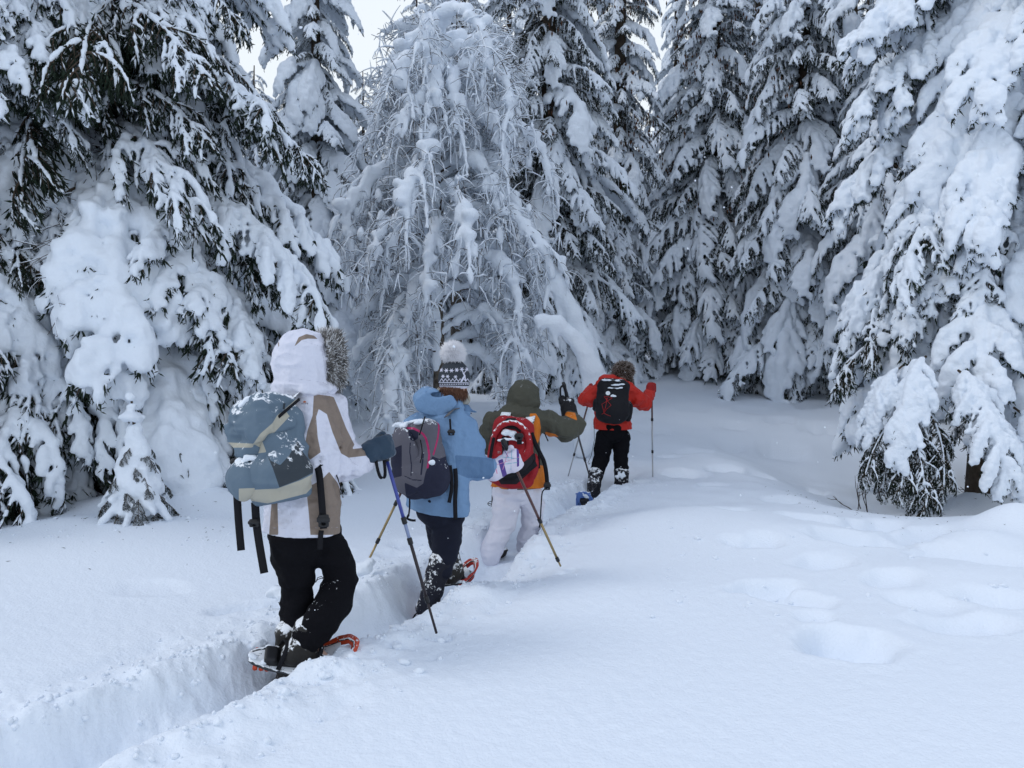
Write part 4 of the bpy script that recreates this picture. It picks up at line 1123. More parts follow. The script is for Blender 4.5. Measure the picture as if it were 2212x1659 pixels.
def snowshoe(label, c, fwd, up, M_deck, M_frame, L=.56, Wd=.20, nose=.10, snow=True, M_rim=None):
    """deck with rim, curled nose, toe and heel strap, heel plate"""
    R = frame3(fwd, up); c = np.array(c, float)
    root = thing('snowshoe', label, 'snowshoe', c)
    n = 28; t = np.linspace(0, 1, n)
    y = -L / 2 + L * t; wd = Wd / 2 * np.interp(t, [0, .05, .18, .45, .7, .88, .96, 1], [.25, .42, .62, .8, 1, .92, .62, .12])
    z = nose * np.clip((t - .68) / .32, 0, 1) ** 1.8
    l = np.stack([-wd, y, z], 1); r_ = np.stack([wd, y, z], 1)
    loop = np.concatenate([l, r_[::-1], l[:1]]) @ R.T
    V, Q = tubes(loop, np.full(len(loop), .009), 7); add('rim', mesh_np('rim', V, Q, [M_rim or M_frame]), root)
    k0 = int(n * .60); nl_ = np.concatenate([l[k0:], r_[k0:][::-1]]) @ R.T
    V, Q = ribbon(nl_, .045, .006, wdir=R[:, 2] + R[:, 1] * .5, dens=2); add('nose_band', mesh_np('nose_band', V, Q, [M_frame]), root)
    g_ = Geo()
    for yy in (-.44, -.38, -.32): g_.add(*tubes(np.array([[-Wd * .3, yy * L, -.012], [Wd * .3, yy * L, -.012]]) @ R.T, [.012, .012], 5))
    add('crampon_bar', g_.mesh('crampon_bar', [M_frame]), root)
    m = 7; q = np.linspace(-1, 1, m)
    g = np.stack([wd[:-3, None] * q * .95, np.repeat(y[:-3, None], m, 1), np.repeat(z[:-3, None], m, 1) + .004 * np.cos(q * 9)], -1)
    V = (g.reshape(-1, 3)) @ R.T; k = n - 3
    i = np.arange(k - 1)[:, None] * m; j = np.arange(m - 1)[None]
    Q = np.stack([i + j, i + j + 1, i + m + j + 1, i + m + j], -1).reshape(-1, 4)
    up_ = R[:, 2]; V2 = np.concatenate([V + up_ * .004, V - up_ * .004]); Q2 = np.concatenate([Q, (Q + len(V))[:, ::-1]])
    add('deck', mesh_np('deck', V2, [Q2], [M_deck]), root)
    def local(pts): return np.array(pts) @ R.T
    for yy in (.06, -.10):
        V, Q = ribbon(local([[-.07, yy, .01], [-.055, yy + .01, .07], [0, yy + .02, .10], [.055, yy + .01, .07], [.07, yy, .01]]), .022, .002, wdir=R[:, 1], dens=3)
        add('binding_strap', mesh_np('binding_strap', V, Q, [M_BLACKWEB]), root)
    F = Field((-.08, -.2, -.02), (.08, .14, .05), .008); F.box((0, -.02, .012), (.05, .13, .010), rd=.008).box((0, -.14, .02), (.045, .03, .02), rd=.01, k=.01)
    V, Q = F.polys(); add('heel_plate', mesh_np('heel_plate', np.asarray(V) @ R.T, Q, [M_BLACKPL]), root)
    if snow:
        F = Field((-.13, -L / 2 - .03, -.03), (.13, L / 2 + .03, .14), .009); rs = np.random.RandomState(int(abs(c[0]) * 100))
        for k in range(16):
            F.ell((rs.uniform(-.06, .06), rs.uniform(-L / 2, L * .3), .012), rs.uniform(.008, .022, 3) * [1.2, 1.5, .6], k=.012)
        F.noise(.004, .02, 3); V, Q = F.polys(.1); add('snow_clump', mesh_np('snow_clump', np.asarray(V) @ R.T, Q, [M_SNOW]), root)
    return root

def boot(p, ank, heel, toe, mats, gtop=None, h=.009, name='boot', r=.055, seed=3, parent=None):
    pts = [ank, heel, toe] + ([gtop] if gtop is not None else [])
    F = Field(*bounds(pts, .13), h)
    F.cone(ank, heel, r, r * .82, k=.03).cone(heel, toe, r * .80, r * .72, k=.03).cone(ank, (np.array(heel) + toe) / 2, r * .9, r * .75, k=.03)
    if gtop is not None: F.cone(ank, gtop, r * 1.02, r * 1.18, k=.02)
    F.noise(.004, .04, seed).noise(.003, .02, seed + 1)
    return p.put(name, F.mesh(name, mats), parent)

def straps(root, off, items, mat_=None, name='strap'):
    """items: (points world, width, wdir)"""
    for it in items:
        V, Q = ribbon(np.array(it[0]) - off, it[1], .0022, wdir=it[2] if len(it) > 2 else None)
        add(name, mesh_np(name, V, Q, [mat_ or M_BLACKWEB]), root)

def buckle(root, off, c, w_=.045, h_=.05, name='buckle'):
    F = Field(np.array([-w_, -.02, -h_]), np.array([w_, .02, h_]), .004)
    F.box((0, 0, 0), (w_ * .5, .007, h_ * .55), rd=.006).box((0, -.006, h_ * .1), (w_ * .62, .006, h_ * .22), rd=.005, k=.003).box((0, 0, -h_ * .25), (w_ * .2, .02, h_ * .12), rd=.003, op='s')
    V, Q = F.polys(); add(name, mesh_np(name, V, Q, [M_BLACKPL]), root, loc=tuple(np.array(c) - off))
M_BLACKCLOTH = mat('black_trousers', (.006, .006, .008), .9, .10, bump=(16, .5, .02), dust=(.20, 55))
M_GAITER = mat('black_gaiter', (.013, .013, .018), .7, .25, bump=(35, .4, .008), dust=(.50, 28))
M_BOOT = mat('boot', (.022, .020, .018), .6, .3, bump=(50, .4, .005), dust=(.50, 30))
M_WEBSNOW = mat('snowy_webbing', (.02, .02, .024), .8, .2, dust=(.50, 90), bump=(120, .3, .002))

# ---- 1: white and tan jacket, nearest
p = Person('nearest hiker, white and tan hooded jacket with fur trim, black trousers, back turned', 3.78, (.64, .77),
    dict(head=(668, 785, .0), neck=(662, 850, 0), chest=(660, 925, 0), waist=(656, 1045, 0), hip=(654, 1140, 0),
         shL=(592, 888, -.02), elL=(596, 990, .17), wrL=(622, 992, .36), haL=(626, 1000, .45),
         shR=(708, 884, .04), elR=(735, 1000, .06), wrR=(812, 984, .12), haR=(829, 972, .15),
         hpL=(622, 1165, -.03), knL=(644, 1280, .01), anL=(627, 1425, .0), toL=(655, 1480, .1),
         hpR=(698, 1165, .03), knR=(732, 1262, .05), anR=(658, 1388, -.1), toR=(705, 1425, -.05)), (640, 1490, 0))
J = p.J
body_of(p, (.85, .5))
m_j = panel_mat('white_tan_jacket', (.69, .70, .79), [('tan', (.235, .185, .15)), ('seam', (.40, .40, .48))], rough=.65, spec=.3, bump=(13, .9, .03))
me = jacket(p, [m_j], [(661, 878, 0, .125), (660, 925, 0, .19), (657, 1000, 0, .188), (652, 1080, 0, .192), (650, 1165, 0, .222)],
    {'L': [('shL', .078), ('elL', .066), ('wrL', .052)], 'R': [('shR', .083), (p.P(722, 945, .05), .084), ('elR', .079), (p.P(768, 994, .09), .064), (p.P(794, 988, .115), .050)]},
    (p.P(650, 1147, 0), (0, -.05, -1)), h=.007, folds=.0085, seed=11)
TAN = [z1((640, 500), (740, 512), (770, 520), (800, 590), (850, 720), (905, 830), (890, 860), (1045, 840), (1068, 893), (868, 916), (818, 888), (762, 750), (725, 632), (672, 598), (655, 650), (665, 780), (685, 880), (612, 932), (572, 890), (598, 740), (632, 640)),
       z1((690, 1062), (590, 1112), (608, 1290), (618, 1420), (860, 1420), (845, 1200), (795, 1080), (740, 1008)), z1((365, 1190), (347, 1420), (408, 1420), (402, 1190)), z1((400, 540), (440, 455), (552, 455), (548, 512))]
paint(me, 'tan', TAN)
SEAM = []
def seam(*pts):
    for a_, b_ in zip(pts[:-1], pts[1:]): SEAM.append((a_, b_, .45))
seam(*z1((655, 600), (650, 720), (668, 800), (690, 890))); seam(*z1((560, 460), (600, 500), (640, 505))); seam(*z1((870, 916), (905, 955), (960, 985))); seam(*z1((690, 900), (700, 1000), (735, 1010)))
seam(*z1((640, 1075), (660, 1000), (690, 930))); seam(*z1((270, 1372), (500, 1378), (835, 1370))); seam(*z1((1050, 848), (1075, 890), (1068, 950))); seam(*z1((480, 1200), (500, 1390)))
paint(me, 'seam', [], SEAM)
bv = surface(me); c_ = [(658.0 + 3.4 * math.cos(a_), 869.5 - 3.6 * math.sin(a_)) for a_ in np.linspace(0, math.pi, 9)]
LG = [on(bv, u, v, .003) for u, v in c_]
LG2 = strokes(bv, [[(x + .9, 871.9), (x - .5, 871.9), (x - .9, 871.1), (x, 870.4), (x + .9, 871.2), (x, 873.2), (x + .9, 873)] if k in (0, 3) else [(x + .8, 870.8), (x - .6, 871.3), (x + .7, 872.4), (x - .7, 873.1)] for k, x in enumerate((652.5, 656.5, 660.3, 664.0))], .0011)
jk1 = p.put('jacket', me)
# hood, closed at the back, opening towards the way the hiker looks
hc = p.P(657, 782, .0)
F = Field(*bounds([hc, p.P(655, 850, 0)], .24), .006)
lk = unit(np.array([.85, .5, 0])); Rh = frame3(lk, (0, 0, 1))
F.ell(hc, (.125, .148, .158), Rh, k=.02).cone(hc - np.array([0, 0, .08]), p.P(655, 842, .0), .118, .125, k=.06)
F.ell(p.P(662, 838, .0), (.142, .142, .028), k=.03)                       # rolled collar seam
F.cone(p.P(606, 765, -.02), p.P(640, 772, -.09), .026, .012, k=.012)       # visor tuck at the back
F.ell(hc + lk * .17, (.13, .085, .125), None, k=.02, op='s')
F.cut(p.P(650, 857, 0), (.1, 0, -1), .01)
F.noise(.006, (.12, .12, .04), 5).noise(.004, .05, 6).noise(-.007, (.14, .14, .05), 7, ridge=True).noise(-.005, (.05, .05, .10), 8, ridge=True).noise(-.003, .03, 9, ridge=True)
me = F.mesh('hood', [m_j]); seam_h = z1((440, 420), (560, 405), (700, 425), (745, 450)); paint(me, 'seam', [], [(a_, b_, .5) for a_, b_ in zip(seam_h[:-1], seam_h[1:])] + [(a_, b_, .45) for a_, b_ in (z1((515, 190), (500, 245)), z1((410, 215), (500, 246)), z1((560, 150), (690, 190)), z1((690, 190), (712, 330)), z1((712, 330), (735, 440)))]); paint(me, 'tan', [z1((512, 190), (540, 130), (590, 108), (640, 118), (665, 140), (600, 138), (560, 148), (530, 175)), z1((405, 165), (408, 190), (414, 190), (412, 160))])
hood = p.put('hood', me)
an = np.linspace(0, 2 * math.pi, 60, endpoint=False); up_ = np.array([0, 0, 1.0]); sd = np.cross(lk, up_)
rs = np.random.RandomState(4)
C = []; N = []
for rep in range(90):
    a = an + rs.uniform(-.05, .05, 60); rr = rs.uniform(.80, 1.0, 60)[:, None]
    n_ = sd * np.cos(a)[:, None] * .128 + up_ * np.sin(a)[:, None] * .142
    C.append(hc + lk * (.105 + rs.uniform(-.03, .06, (60, 1))) + n_ * rr); N.append(n_ * 8 + lk * .45)
m_fur = mat('grey_fur', (.22, .21, .20), .9, .1, var=(30, .9)); m_furw = mat('pale_fur_tips', (.75, .76, .78), .9, .1)
C = np.concatenate(C); N = np.concatenate(N)
g = Geo(); g.add(*fur(C, N, .042, .0028, 1, .5), m=0); sl = rs.rand(len(C)) < .35; g.add(*fur(C[sl] + np.array([0, 0, .004]), N[sl], .046, .0026, 2, .5), m=1)
p.put('fur_trim', g.mesh('fur_trim', [m_fur, m_furw]), hood)
# small maker's mark on the back: an orange half disc over a dotted line of letters
m_or = mat('orange_print', (.55, .16, .06), .7); m_gr = mat('tan_print', (.35, .24, .2), .7)
if all(q is not None for q in LG): p.put('logo_print', mesh_np('logo_print', np.array(LG), [np.array([[0, i, i + 1] for i in range(1, len(LG) - 1)])], [m_or]), jk1)
if LG2.n: p.put('letter_print', LG2.mesh('letter_print', [mat('grey_print', (.20, .20, .26), .7)]), jk1)
def pad(pts_px, dd, m, name='logo_print', parent=None, pp=None):
    pp = pp or p; V = np.array([W(u, v, pp.D + dd) for u, v in pts_px]); return pp.put(name, mesh_np(name, V, [np.array([list(range(len(V)))])] if len(V) in (3, 4) else [np.array([[0, i, i + 1] for i in range(1, len(V) - 1)])], [m]), parent)
# trousers
tr = legs(p, [M_BLACKCLOTH], [
    [(p.P(650, 1120, 0), .150), (p.P(652, 1155, 0), .150)],
    [(p.P(627, 1158, -.03), .104), (p.P(630, 1203, -.01), .086), (p.P(642, 1242, .0), .075), (p.P(643, 1320, .03), .075), (p.P(634, 1385, .02), .070)],
    [(p.P(690, 1158, .03), .114), (p.P(717, 1200, .05), .085), (p.P(737, 1248, .05), .068), (p.P(722, 1300, .0), .078), (p.P(690, 1345, -.06), .075), (p.P(663, 1380, -.1), .068)]],
    h=.008, folds=.007, seed=20, cuts=[(p.P(650, 1125, 0), (0, 0, 1))], holes=[(p.P(687, 1232, -.3), p.P(689, 1236, .4), .016), (p.P(690, 1248, -.3), p.P(692, 1250, .4), .014)])
p.put('trousers', tr)
boot(p, p.P(622, 1420, .0), p.P(620, 1472, .0), p.P(662, 1490, .14), [M_BOOT], gtop=p.P(628, 1365, .0), r=.062)
boot(p, p.P(655, 1398, -.10), p.P(632, 1412, -.12), p.P(700, 1432, -.06), [M_BOOT], gtop=p.P(664, 1362, -.09), r=.060, seed=9)
# lace ends hanging at the left knee
g = Geo()
for e in (0, 4): g.add(*tubes(np.array([p.P(681 + e * .3, 1258, -.1), p.P(686, 1252 - e, -.1), p.P(694, 1249 - e, -.1), p.P(700, 1250, -.1)]), [.002] * 4, 4))
p.put('cord', g.mesh('cord', [M_BLACKPL]))
# blue puffy mittens
m_gl = mat('navy_glove', (.020, .045, .078), .6, .3, bump=(30, .5, .01), sheen=.2)
top = p.P(820, 940, .15); tip = W(943, 1368, 3.99)
glove(p, 'glove', [m_gl], p.P(803, 976, .12), p.P(829, 966, .155), top - tip, sc=1.18, puffy=1.55, cuff=.056, seed=4, h=.005, cuff_back=.015)
topL = p.P(630, 985, .5); tipL = W(604, 1302, 4.42)
glove(p, 'glove', [m_gl], p.P(622, 992, .36), p.P(627, 1000, .47), topL - tipL, sc=1.1, puffy=1.4, cuff=.054, seed=5, h=.008, cuff_back=.015)
M_BLUESH = mat('blue_shaft', (.035, .055, .30), .35, .5, coat=.4); M_BLUEPALE = mat('pale_blue_shaft', (.22, .28, .45), .35, .5, coat=.4)
M_DKSH = mat('dark_shaft', (.03, .022, .025), .45, .4); M_GOLD = mat('gold_shaft', (.36, .27, .13), .35, .5, metal=.6); M_BRSH = mat('copper_brown_shaft', (.09, .028, .022), .35, .5, coat=.3); M_SILV = mat('silver_shaft', (.42, .43, .45), .35, .5, metal=.7)
pole('blue and black trekking pole planted right of the nearest hiker', top, tip, [(0, .34, .0095, M_BLUESH), (.34, .46, .0093, M_BLUEPALE), (.46, .80, .0088, M_DKSH), (.80, 1, .0068, M_DKSH)], strap=[p.P(812, 985, .1), p.P(818, 1022, .08), p.P(826, 1033, .08), p.P(832, 1020, .1)], grip=.14)
pole('mostly hidden trekking pole left of the nearest hiker, its basket caked in snow', topL, tipL, [(0, .5, .009, M_BLUESH), (.5, 1, .0085, M_DKSH)], basket=.93, snowball=.075, seed=3)

# rucksack 1
h = p.h; nback = -h; side = p.r
M_PK1 = panel_mat('blue_grey_pack', (.125, .175, .225), [('cream', (.42, .40, .33)), ('dark', (.045, .055, .065))], rough=.75, spec=.2, bump=(26, .5, .012), dust=(.34, 34))
bc = p.P(627, 960, .0) + nback * .04 + np.array([0, -.18, 0])
Rb = frame3(h, (-.10, 0, 1)); tilt = Matrix.Rotation(math.radians(-9), 3, Vector(h)); Rb = np.array(tilt) @ Rb
bag = thing('backpack', 'large blue-grey and cream backpack on the nearest hiker, dusted with snow, black straps hanging', 'backpack', bc)
def B(x, y, z): return bc + Rb @ np.array([x, y, z])       # right, towards the wearer, up
F = Field(*bounds([B(-.2, -.2, -.3), B(.2, .2, .3), B(.2, -.2, .3), B(-.2, .2, -.3)], .06), .0065)
F.box(B(0, .02, -.02), (.130, .100, .232), Rb, rd=.055, k=.03).ell(B(0, -.03, -.12), (.140, .115, .11), Rb, k=.05)
F.ell(B(.12, .0, -.10), (.07, .10, .12), Rb, k=.03)
F.noise(.010, (.10, .10, .05), 31).noise(.007, (.05, .05, .12), 32).noise(-.009, (.12, .12, .07), 34, ridge=True).noise(-.005, (.04, .04, .09), 35, ridge=True)
F.box(B(0, -.02, -.29), (.2, .2, .045), Rb, rd=.02, k=.02, op='s')
me = F.mesh('bag_body', [M_PK1])
paint(me, 'cream', [z1((60, 840), (300, 800), (330, 880), (60, 915)), z1((150, 1130), (400, 1118), (560, 1060), (665, 1005), (660, 1075), (590, 1150), (340, 1215), (180, 1190))])
paint(me, 'dark', [z1((322, 872), (360, 935), (420, 965), (480, 900), (530, 805), (570, 880), (660, 1000), (540, 1062), (415, 1110), (372, 985))])
def putbag(name, me, parent=None):
    co = np.empty(len(me.vertices) * 3, dtype=np.float32); me.vertices.foreach_get('co', co)
    me.vertices.foreach_set('co', (co.reshape(-1, 3) - bc.astype(np.float32)).ravel()); me.update(); return link(bpy.data.objects.new(name, me), parent or bag)
putbag('bag_body', me)
F = Field(*bounds([B(-.2, -.2, .0), B(.2, .2, .3), B(.2, -.2, .3), B(-.2, .2, 0)], .06), .0065)
F.box(B(.0, -.005, .155), (.134, .112, .088), Rb, rd=.05, k=.03).ell(B(-.03, -.08, .09), (.125, .065, .12), Rb, k=.05)
F.noise(.012, (.12, .05, .05), 41).noise(-.012, (.14, .10, .05), 44, ridge=True).noise(-.007, (.05, .05, .03), 45, ridge=True).noise(.003, .025, 43)
me = F.mesh('lid', [M_PK1])
paint(me, 'cream', [z1((400, 640), (545, 515), (575, 545), (440, 690), (290, 850), (245, 825), (290, 760), (370, 690)), z1((60, 815), (250, 825), (240, 850), (60, 850))]); paint(me, 'dark', [z1((440, 560), (455, 560), (450, 600), (436, 600))])
putbag('lid', me)
F = Field(*bounds([B(-.2, -.22, -.28), B(.1, -.1, 0)], .07), .0065)
F.ell(B(-.06, -.135, -.115), (.105, .055, .095), Rb, k=.02).noise(.006, .06, 3).noise(.003, .03, 4)
me = F.mesh('front_pocket', [M_PK1]); paint(me, 'cream', [z1((240, 920), (262, 990), (262, 1075), (248, 1070), (238, 990)), z1((150, 1118), (420, 1108), (420, 1300), (150, 1300))]); paint(me, 'dark', [])
putbag('front_pocket', me)
# snow lying on the pack
F = Field(*bounds([B(-.2, -.2, -.1), B(.2, .1, .3), B(-.2, .1, .3)], .08), .007); rs = np.random.RandomState(2)
for (a, b, c, n_, s_) in [((-.10, -.07, .232), (.10, -.04, .243), .020, 9, 1), ((-.10, -.12, -.025), (.06, -.13, -.02), .016, 10, .8)]:
    for k in range(n_):
        q = np.array(a) + (np.array(b) - a) * rs.rand() + rs.normal(0, .012, 3); F.ell(B(*q), np.array([c * 1.9, c * 1.4, c * .75]) * rs.uniform(.5, 1.1, 3), Rb, k=.014)
F.noise(.006, .025, 8)
putbag('snow_dusting', F.mesh('snow_dusting', [M_SNOW], .1))
# straps hanging from the pack, hip belt, shoulder strap
q = lambda x, y, dd: W(x, y, 3.78 + dd)
straps(bag, bc, [
    ([q(509, 1000, -.20), q(511, 1050, -.21), q(515, 1120, -.20), q(521, 1189, -.20)], .034, (1, .2, 0)),
    ([q(551, 1085, -.2), q(554, 1130, -.2), q(561, 1180, -.2), q(571, 1238, -.2)], .036, (1, .2, 0)),
    ([q(678, 1000, -.14), q(688, 1015, -.17), q(694, 1070, -.19), q(699, 1142, -.19)], .032, (1, .2, 0)),
    ([q(694, 1146, -.185), q(692, 1165, -.18), q(691, 1187, -.18)], .024, (1, .2, 0)),
    ([q(668, 998, -.10), q(680, 1003, -.15), q(694, 1000, -.16), q(700, 985, -.12)], .028, (0, .2, 1)),
    ([q(709, 1001, -.09), q(722, 1015, -.09), q(735, 1050, -.06), q(741, 1075, -.05)], .005, (1, .2, 0))])
straps(bag, bc, [([q(630, 864, -.19), q(642, 850, -.13), q(662, 842, -.05), q(688, 845, .02), q(712, 853, .09), q(722, 875, .14)], .045, (.5, -.5, .2))], M_WEBSNOW, 'shoulder_strap')
straps(bag, bc, [([q(575, 862, -.17), q(588, 852, -.08), q(604, 848, .0), q(612, 852, .08)], .045, (.8, -.2, .2))], M_WEBSNOW, 'shoulder_strap')
straps(bag, bc, [([q(647, 862, -.24), q(620, 885, -.285), q(590, 910, -.31), q(567, 925, -.32), q(553, 950, -.33)], .014, (.3, 0, 1))], M_BLACKWEB, 'lid_strap')
buckle(bag, bc, q(699, 1125, -.20), .05, .055); buckle(bag, bc, q(577, 918, -.33), .04, .035); buckle(bag, bc, q(549, 1130, -.21), .045, .035); buckle(bag, bc, q(512, 1000, -.22), .05, .04)
# snowshoes 1
M_ORF = mat('orange_plastic', (.50, .055, .016), .45, .4, dust=(.25, 40)); M_DECKD = mat('dark_deck', (.025, .03, .035), .5, .4, dust=(.5, 30)); M_REDF = mat('red_plastic', (.45, .03, .02), .45, .4, dust=(.3, 40)); M_BLUEF = mat('blue_plastic', (.12, .22, .52), .45, .4, dust=(.45, 40))
snowshoe('orange nosed snowshoe on the lifted right boot of the nearest hiker', p.P(648, 1428, -.08), (.90, .30, -.22), (.20, -.42, .88), M_DECKD, M_ORF, L=.46, nose=.15, M_rim=M_DECKD)
snowshoe('red snowshoe sunk in the trench under the nearest hiker', p.P(640, 1492, .06), (.66, .75, .05), (0, 0, 1), M_REDF, M_REDF, L=.52, nose=.08)

# ---- 2: light blue jacket
p = Person('second hiker, light blue jacket and dark bobble hat, looking ahead to the right', 4.9, (.42, .91),
    dict(head=(982, 835, 0), neck=(962, 880, 0), chest=(958, 945, 0), waist=(948, 1030, 0), hip=(945, 1085, 0),
         shL=(897, 925, -.02), elL=(893, 990, .12), wrL=(900, 1000, .30), haL=(905, 998, .36),
         shR=(1012, 925, .02), elR=(1012, 1005, .0), wrR=(1066, 1014, .05), haR=(1095, 992, .09),
         hpL=(948, 1110, .05), knL=(956, 1172, .22), anL=(978, 1232, .30), toL=(1000, 1255, .42),
         hpR=(970, 1105, .02), knR=(962, 1195, .0), anR=(938, 1285, -.06), toR=(925, 1335, .05)), (930, 1340, 0))
J = p.J
body_of(p, (.55, .83))
m_j2 = panel_mat('light_blue_jacket', (.165, .285, .46), [('mid', (.10, .19, .33))], rough=.6, spec=.35, bump=(14, .8, .025), dust=(.12, 40))
me = jacket(p, [m_j2], [(962, 900, 0, .13), (958, 940, 0, .20), (950, 1000, 0, .19), (945, 1050, 0, .196), (944, 1110, 0, .21)],
    {'N': [(p.P(962, 905, 0), .10), (p.P(966, 872, 0), .085)], 'L': [('shL', .082), ('elL', .072), ('wrL', .055)], 'R': [(p.P(1000, 928, .02), .086), (p.P(1014, 965, .0), .084), ('elR', .078), (p.P(1042, 1013, .02), .062), ('wrR', .055)]},
    (p.P(930, 1101, 0), (-.12, 0, -1)), h=.009, folds=.007, seed=51)
paint(me, 'mid', [z3((430, 680), (560, 690), (640, 700), (650, 810), (500, 805), (440, 780))])
p.put('jacket', me)
F = Field(*bounds([p.P(907, 850, 0), p.P(1010, 905, 0)], .13), .008)   # hood lying on the back
F.ell(p.P(940, 872, -.10), (.135, .10, .075), None, k=.03).ell(p.P(925, 858, -.04), (.09, .08, .06), None, k=.03).cone(p.P(925, 850, .0), p.P(1000, 888, .02), .045, .05, k=.04).cone(p.P(975, 872, .05), p.P(1028, 890, .08), .05, .010, k=.03, flat=((0, 0, 1), 1.2))
F.ell(p.P(948, 852, -.10), (.08, .04, .018), None, k=.02, op='s')
F.noise(.009, (.06, .06, .035), 5).noise(.004, .025, 6)
me = F.mesh('hood', [m_j2]); paint(me, 'mid', [z3((470, 375), (555, 450), (480, 440), (440, 390))]); p.put('hood', me)
m_scarf = mat('pale_scarf', (.35, .34, .30), .9, .1, bump=(60, .5, .01))
F = Field(*bounds([p.P(975, 855, 0)], .12), .007); F.cone(p.P(958, 850, .0), p.P(1000, 862, .03), .052, .05, k=.02).noise(.005, .03, 4)
p.put('scarf', F.mesh('scarf', [m_scarf], .05))
# hair
m_hair = mat('auburn_hair', (.15, .065, .035), .6, .4)
rs = np.random.RandomState(3); n = 2200
th_ = rs.uniform(0, 6.28, n); b0 = p.P(978, 838, .0) + np.stack([np.cos(th_) * .082, np.sin(th_) * .088, rs.uniform(-.03, .02, n)], 1); b0 = b0[(np.cos(th_) * .55 + np.sin(th_) * .83) < .75]; n = len(b0); 
g = Geo(); g.add(*spindles(b0, b0 + np.stack([rs.normal(0, .01, n), rs.normal(0, .01, n), -rs.uniform(.03, .075, n)], 1), np.full(n, .003))); p.put('hair', g.mesh('hair', [m_hair]))
# bobble hat with its knitted pattern
m_hat = panel_mat('charcoal_knit', (.045, .052, .062), [('white', (.62, .62, .72))], rough=.9, spec=.1, bump=(110, .7, .004))
m_pom = mat('white_pompom', (.93, .93, .97), .9, .1)
hc = p.P(981, 812, .0)
F = Field(*bounds([hc], .16), .0038)
Rt = frame3((.75, .66, 0), (0.05, 0, 1)); F.ell(hc + np.array([0, 0, -.02]), (.098, .103, .125), Rt, k=.02).cut(p.P(981, 843, 0), (.18, 0, -1), .004).noise(.002, .03, 1)
me = F.mesh('hat_knit', [m_hat]); ln_ = []
def star(cx, cy, r):
    for k in range(3):
        a = k * math.pi / 3; ln_.append(((cx - r * math.cos(a), cy - r * math.sin(a)), (cx + r * math.cos(a), cy + r * math.sin(a)), .75))
for i, x in enumerate(np.linspace(953, 1009, 6)): star(x, 799 + 1.5 * math.sin(i), 4.2)
for x in (967, 984, 957): star(x, 813 + (x - 957) * .04, 3.6)
for x in np.arange(950, 1012, 8.0): ln_ += [((x, 824), (x + 4, 818), .7), ((x + 4, 818), (x + 8, 824), .7)]
for x in np.arange(950, 1012, 5.0): ln_.append(((x, 830), (x + 2, 830), .9))
ln_ += [((948, 826), (1012, 827), .8), ((948, 833.5), (1012, 835), .8)]
ln_ += [((1001, 806), (1004, 812), 1.5), ((1004, 812), (999, 819), 1.8), ((999, 819), (996, 824), 1.2), ((1004, 812), (1006, 822), 1.2), ((1001, 806), (999, 802), .8), ((1003, 806), (1006, 801), .8)]
paint(me, 'white', [[(940, 835), (1020, 837), (1020, 860), (940, 860)]], ln_)
hat = p.put('hat_knit', me)
rs = np.random.RandomState(1); n = 4200; d_ = unit(rs.normal(0, 1, (n, 3))); pc = p.P(979, 764, 0)
g = Geo(); g.add(*blobs(np.array([pc]), np.array([.070]), 1, .05)); g.add(*spindles(pc + d_ * .035, pc + d_ * (rs.uniform(.072, .092, n))[:, None] + rs.normal(0, .006, (n, 3)), np.full(n, .0032)))
p.put('pompom', g.mesh('pompom', [m_pom]), hat)
m_navy = mat('navy_trousers', (.012, .014, .026), .8, .15, bump=(35, .35, .006), dust=(.25, 50))
p.put('trousers', legs(p, [m_navy], [[(p.P(944, 1070, 0), .15), (p.P(948, 1094, 0), .145)],
    [(p.P(972, 1105, .02), .100), (p.P(966, 1155, .0), .085), (p.P(962, 1195, .0), .072), (p.P(954, 1230, -.02), .070)],
    [(p.P(950, 1112, .05), .10), (p.P(955, 1170, .22), .078), (p.P(968, 1210, .3), .065)]], h=.009, folds=.006, seed=22, cuts=[(p.P(944, 1068, 0), (0, 0, 1))]))
m_g2 = mat('navy_gaiter', (.012, .013, .022), .7, .25, bump=(35, .4, .008), dust=(.5, 34))
boot(p, p.P(934, 1275, -.04), p.P(918, 1312, -.04), p.P(940, 1335, .12), [m_g2], gtop=p.P(952, 1215, -.02), r=.066)
boot(p, p.P(983, 1232, .28), p.P(975, 1245, .25), p.P(1000, 1252, .42), [M_BOOT], gtop=p.P(972, 1200, .3), r=.055, seed=8)
snowshoe('red snowshoe tip behind the second hiker\'s far boot', p.P(970, 1254, .30), (.80, .55, .02), (-.1, -.25, .95), M_DECKD, M_REDF, L=.40, Wd=.14, nose=.10, M_rim=M_DECKD)
snowshoe('snowshoe under the second hiker\'s near boot, sunk in the trench', p.P(930, 1345, .03), (.5, .86, 0), (0, 0, 1), M_DECKD, M_REDF, L=.46, nose=.04)
m_pg = panel_mat('white_patterned_glove', (.70, .66, .76), [('v', (.10, .06, .26)), ('b', (.12, .42, .52)), ('k', (.65, .28, .42))], rough=.7, spec=.2, bump=(30, .4, .008))
def pf(me):
    paint(me, 'v', [z3((690, 700), (715, 790), (690, 800), (665, 710)), z3((765, 635), (780, 640), (780, 740), (768, 745))], [(z3((700, 655))[0], z3((720, 690))[0], .9)])
    paint(me, 'b', [], [(z3((690, 690))[0], z3((770, 700))[0], .8), (z3((700, 730))[0], z3((770, 720))[0], .7), (z3((740, 650))[0], z3((735, 760))[0], .6)])
    paint(me, 'k', [], [(z3((640, 700))[0], z3((660, 780))[0], 1.2), (z3((720, 660))[0], z3((690, 760))[0], .7), (z3((640, 740))[0], z3((780, 690))[0], .6)])
top = p.P(1086, 950, .05); tip = W(1211, 1223, 5.27)
glove(p, 'glove', [m_pg], p.P(1072, 1014, .05), p.P(1108, 994, .065), top - tip, sc=1.35, puffy=1.45, cuff=.066, seed=4, h=.005, cuff_back=.02, paintfn=pf)
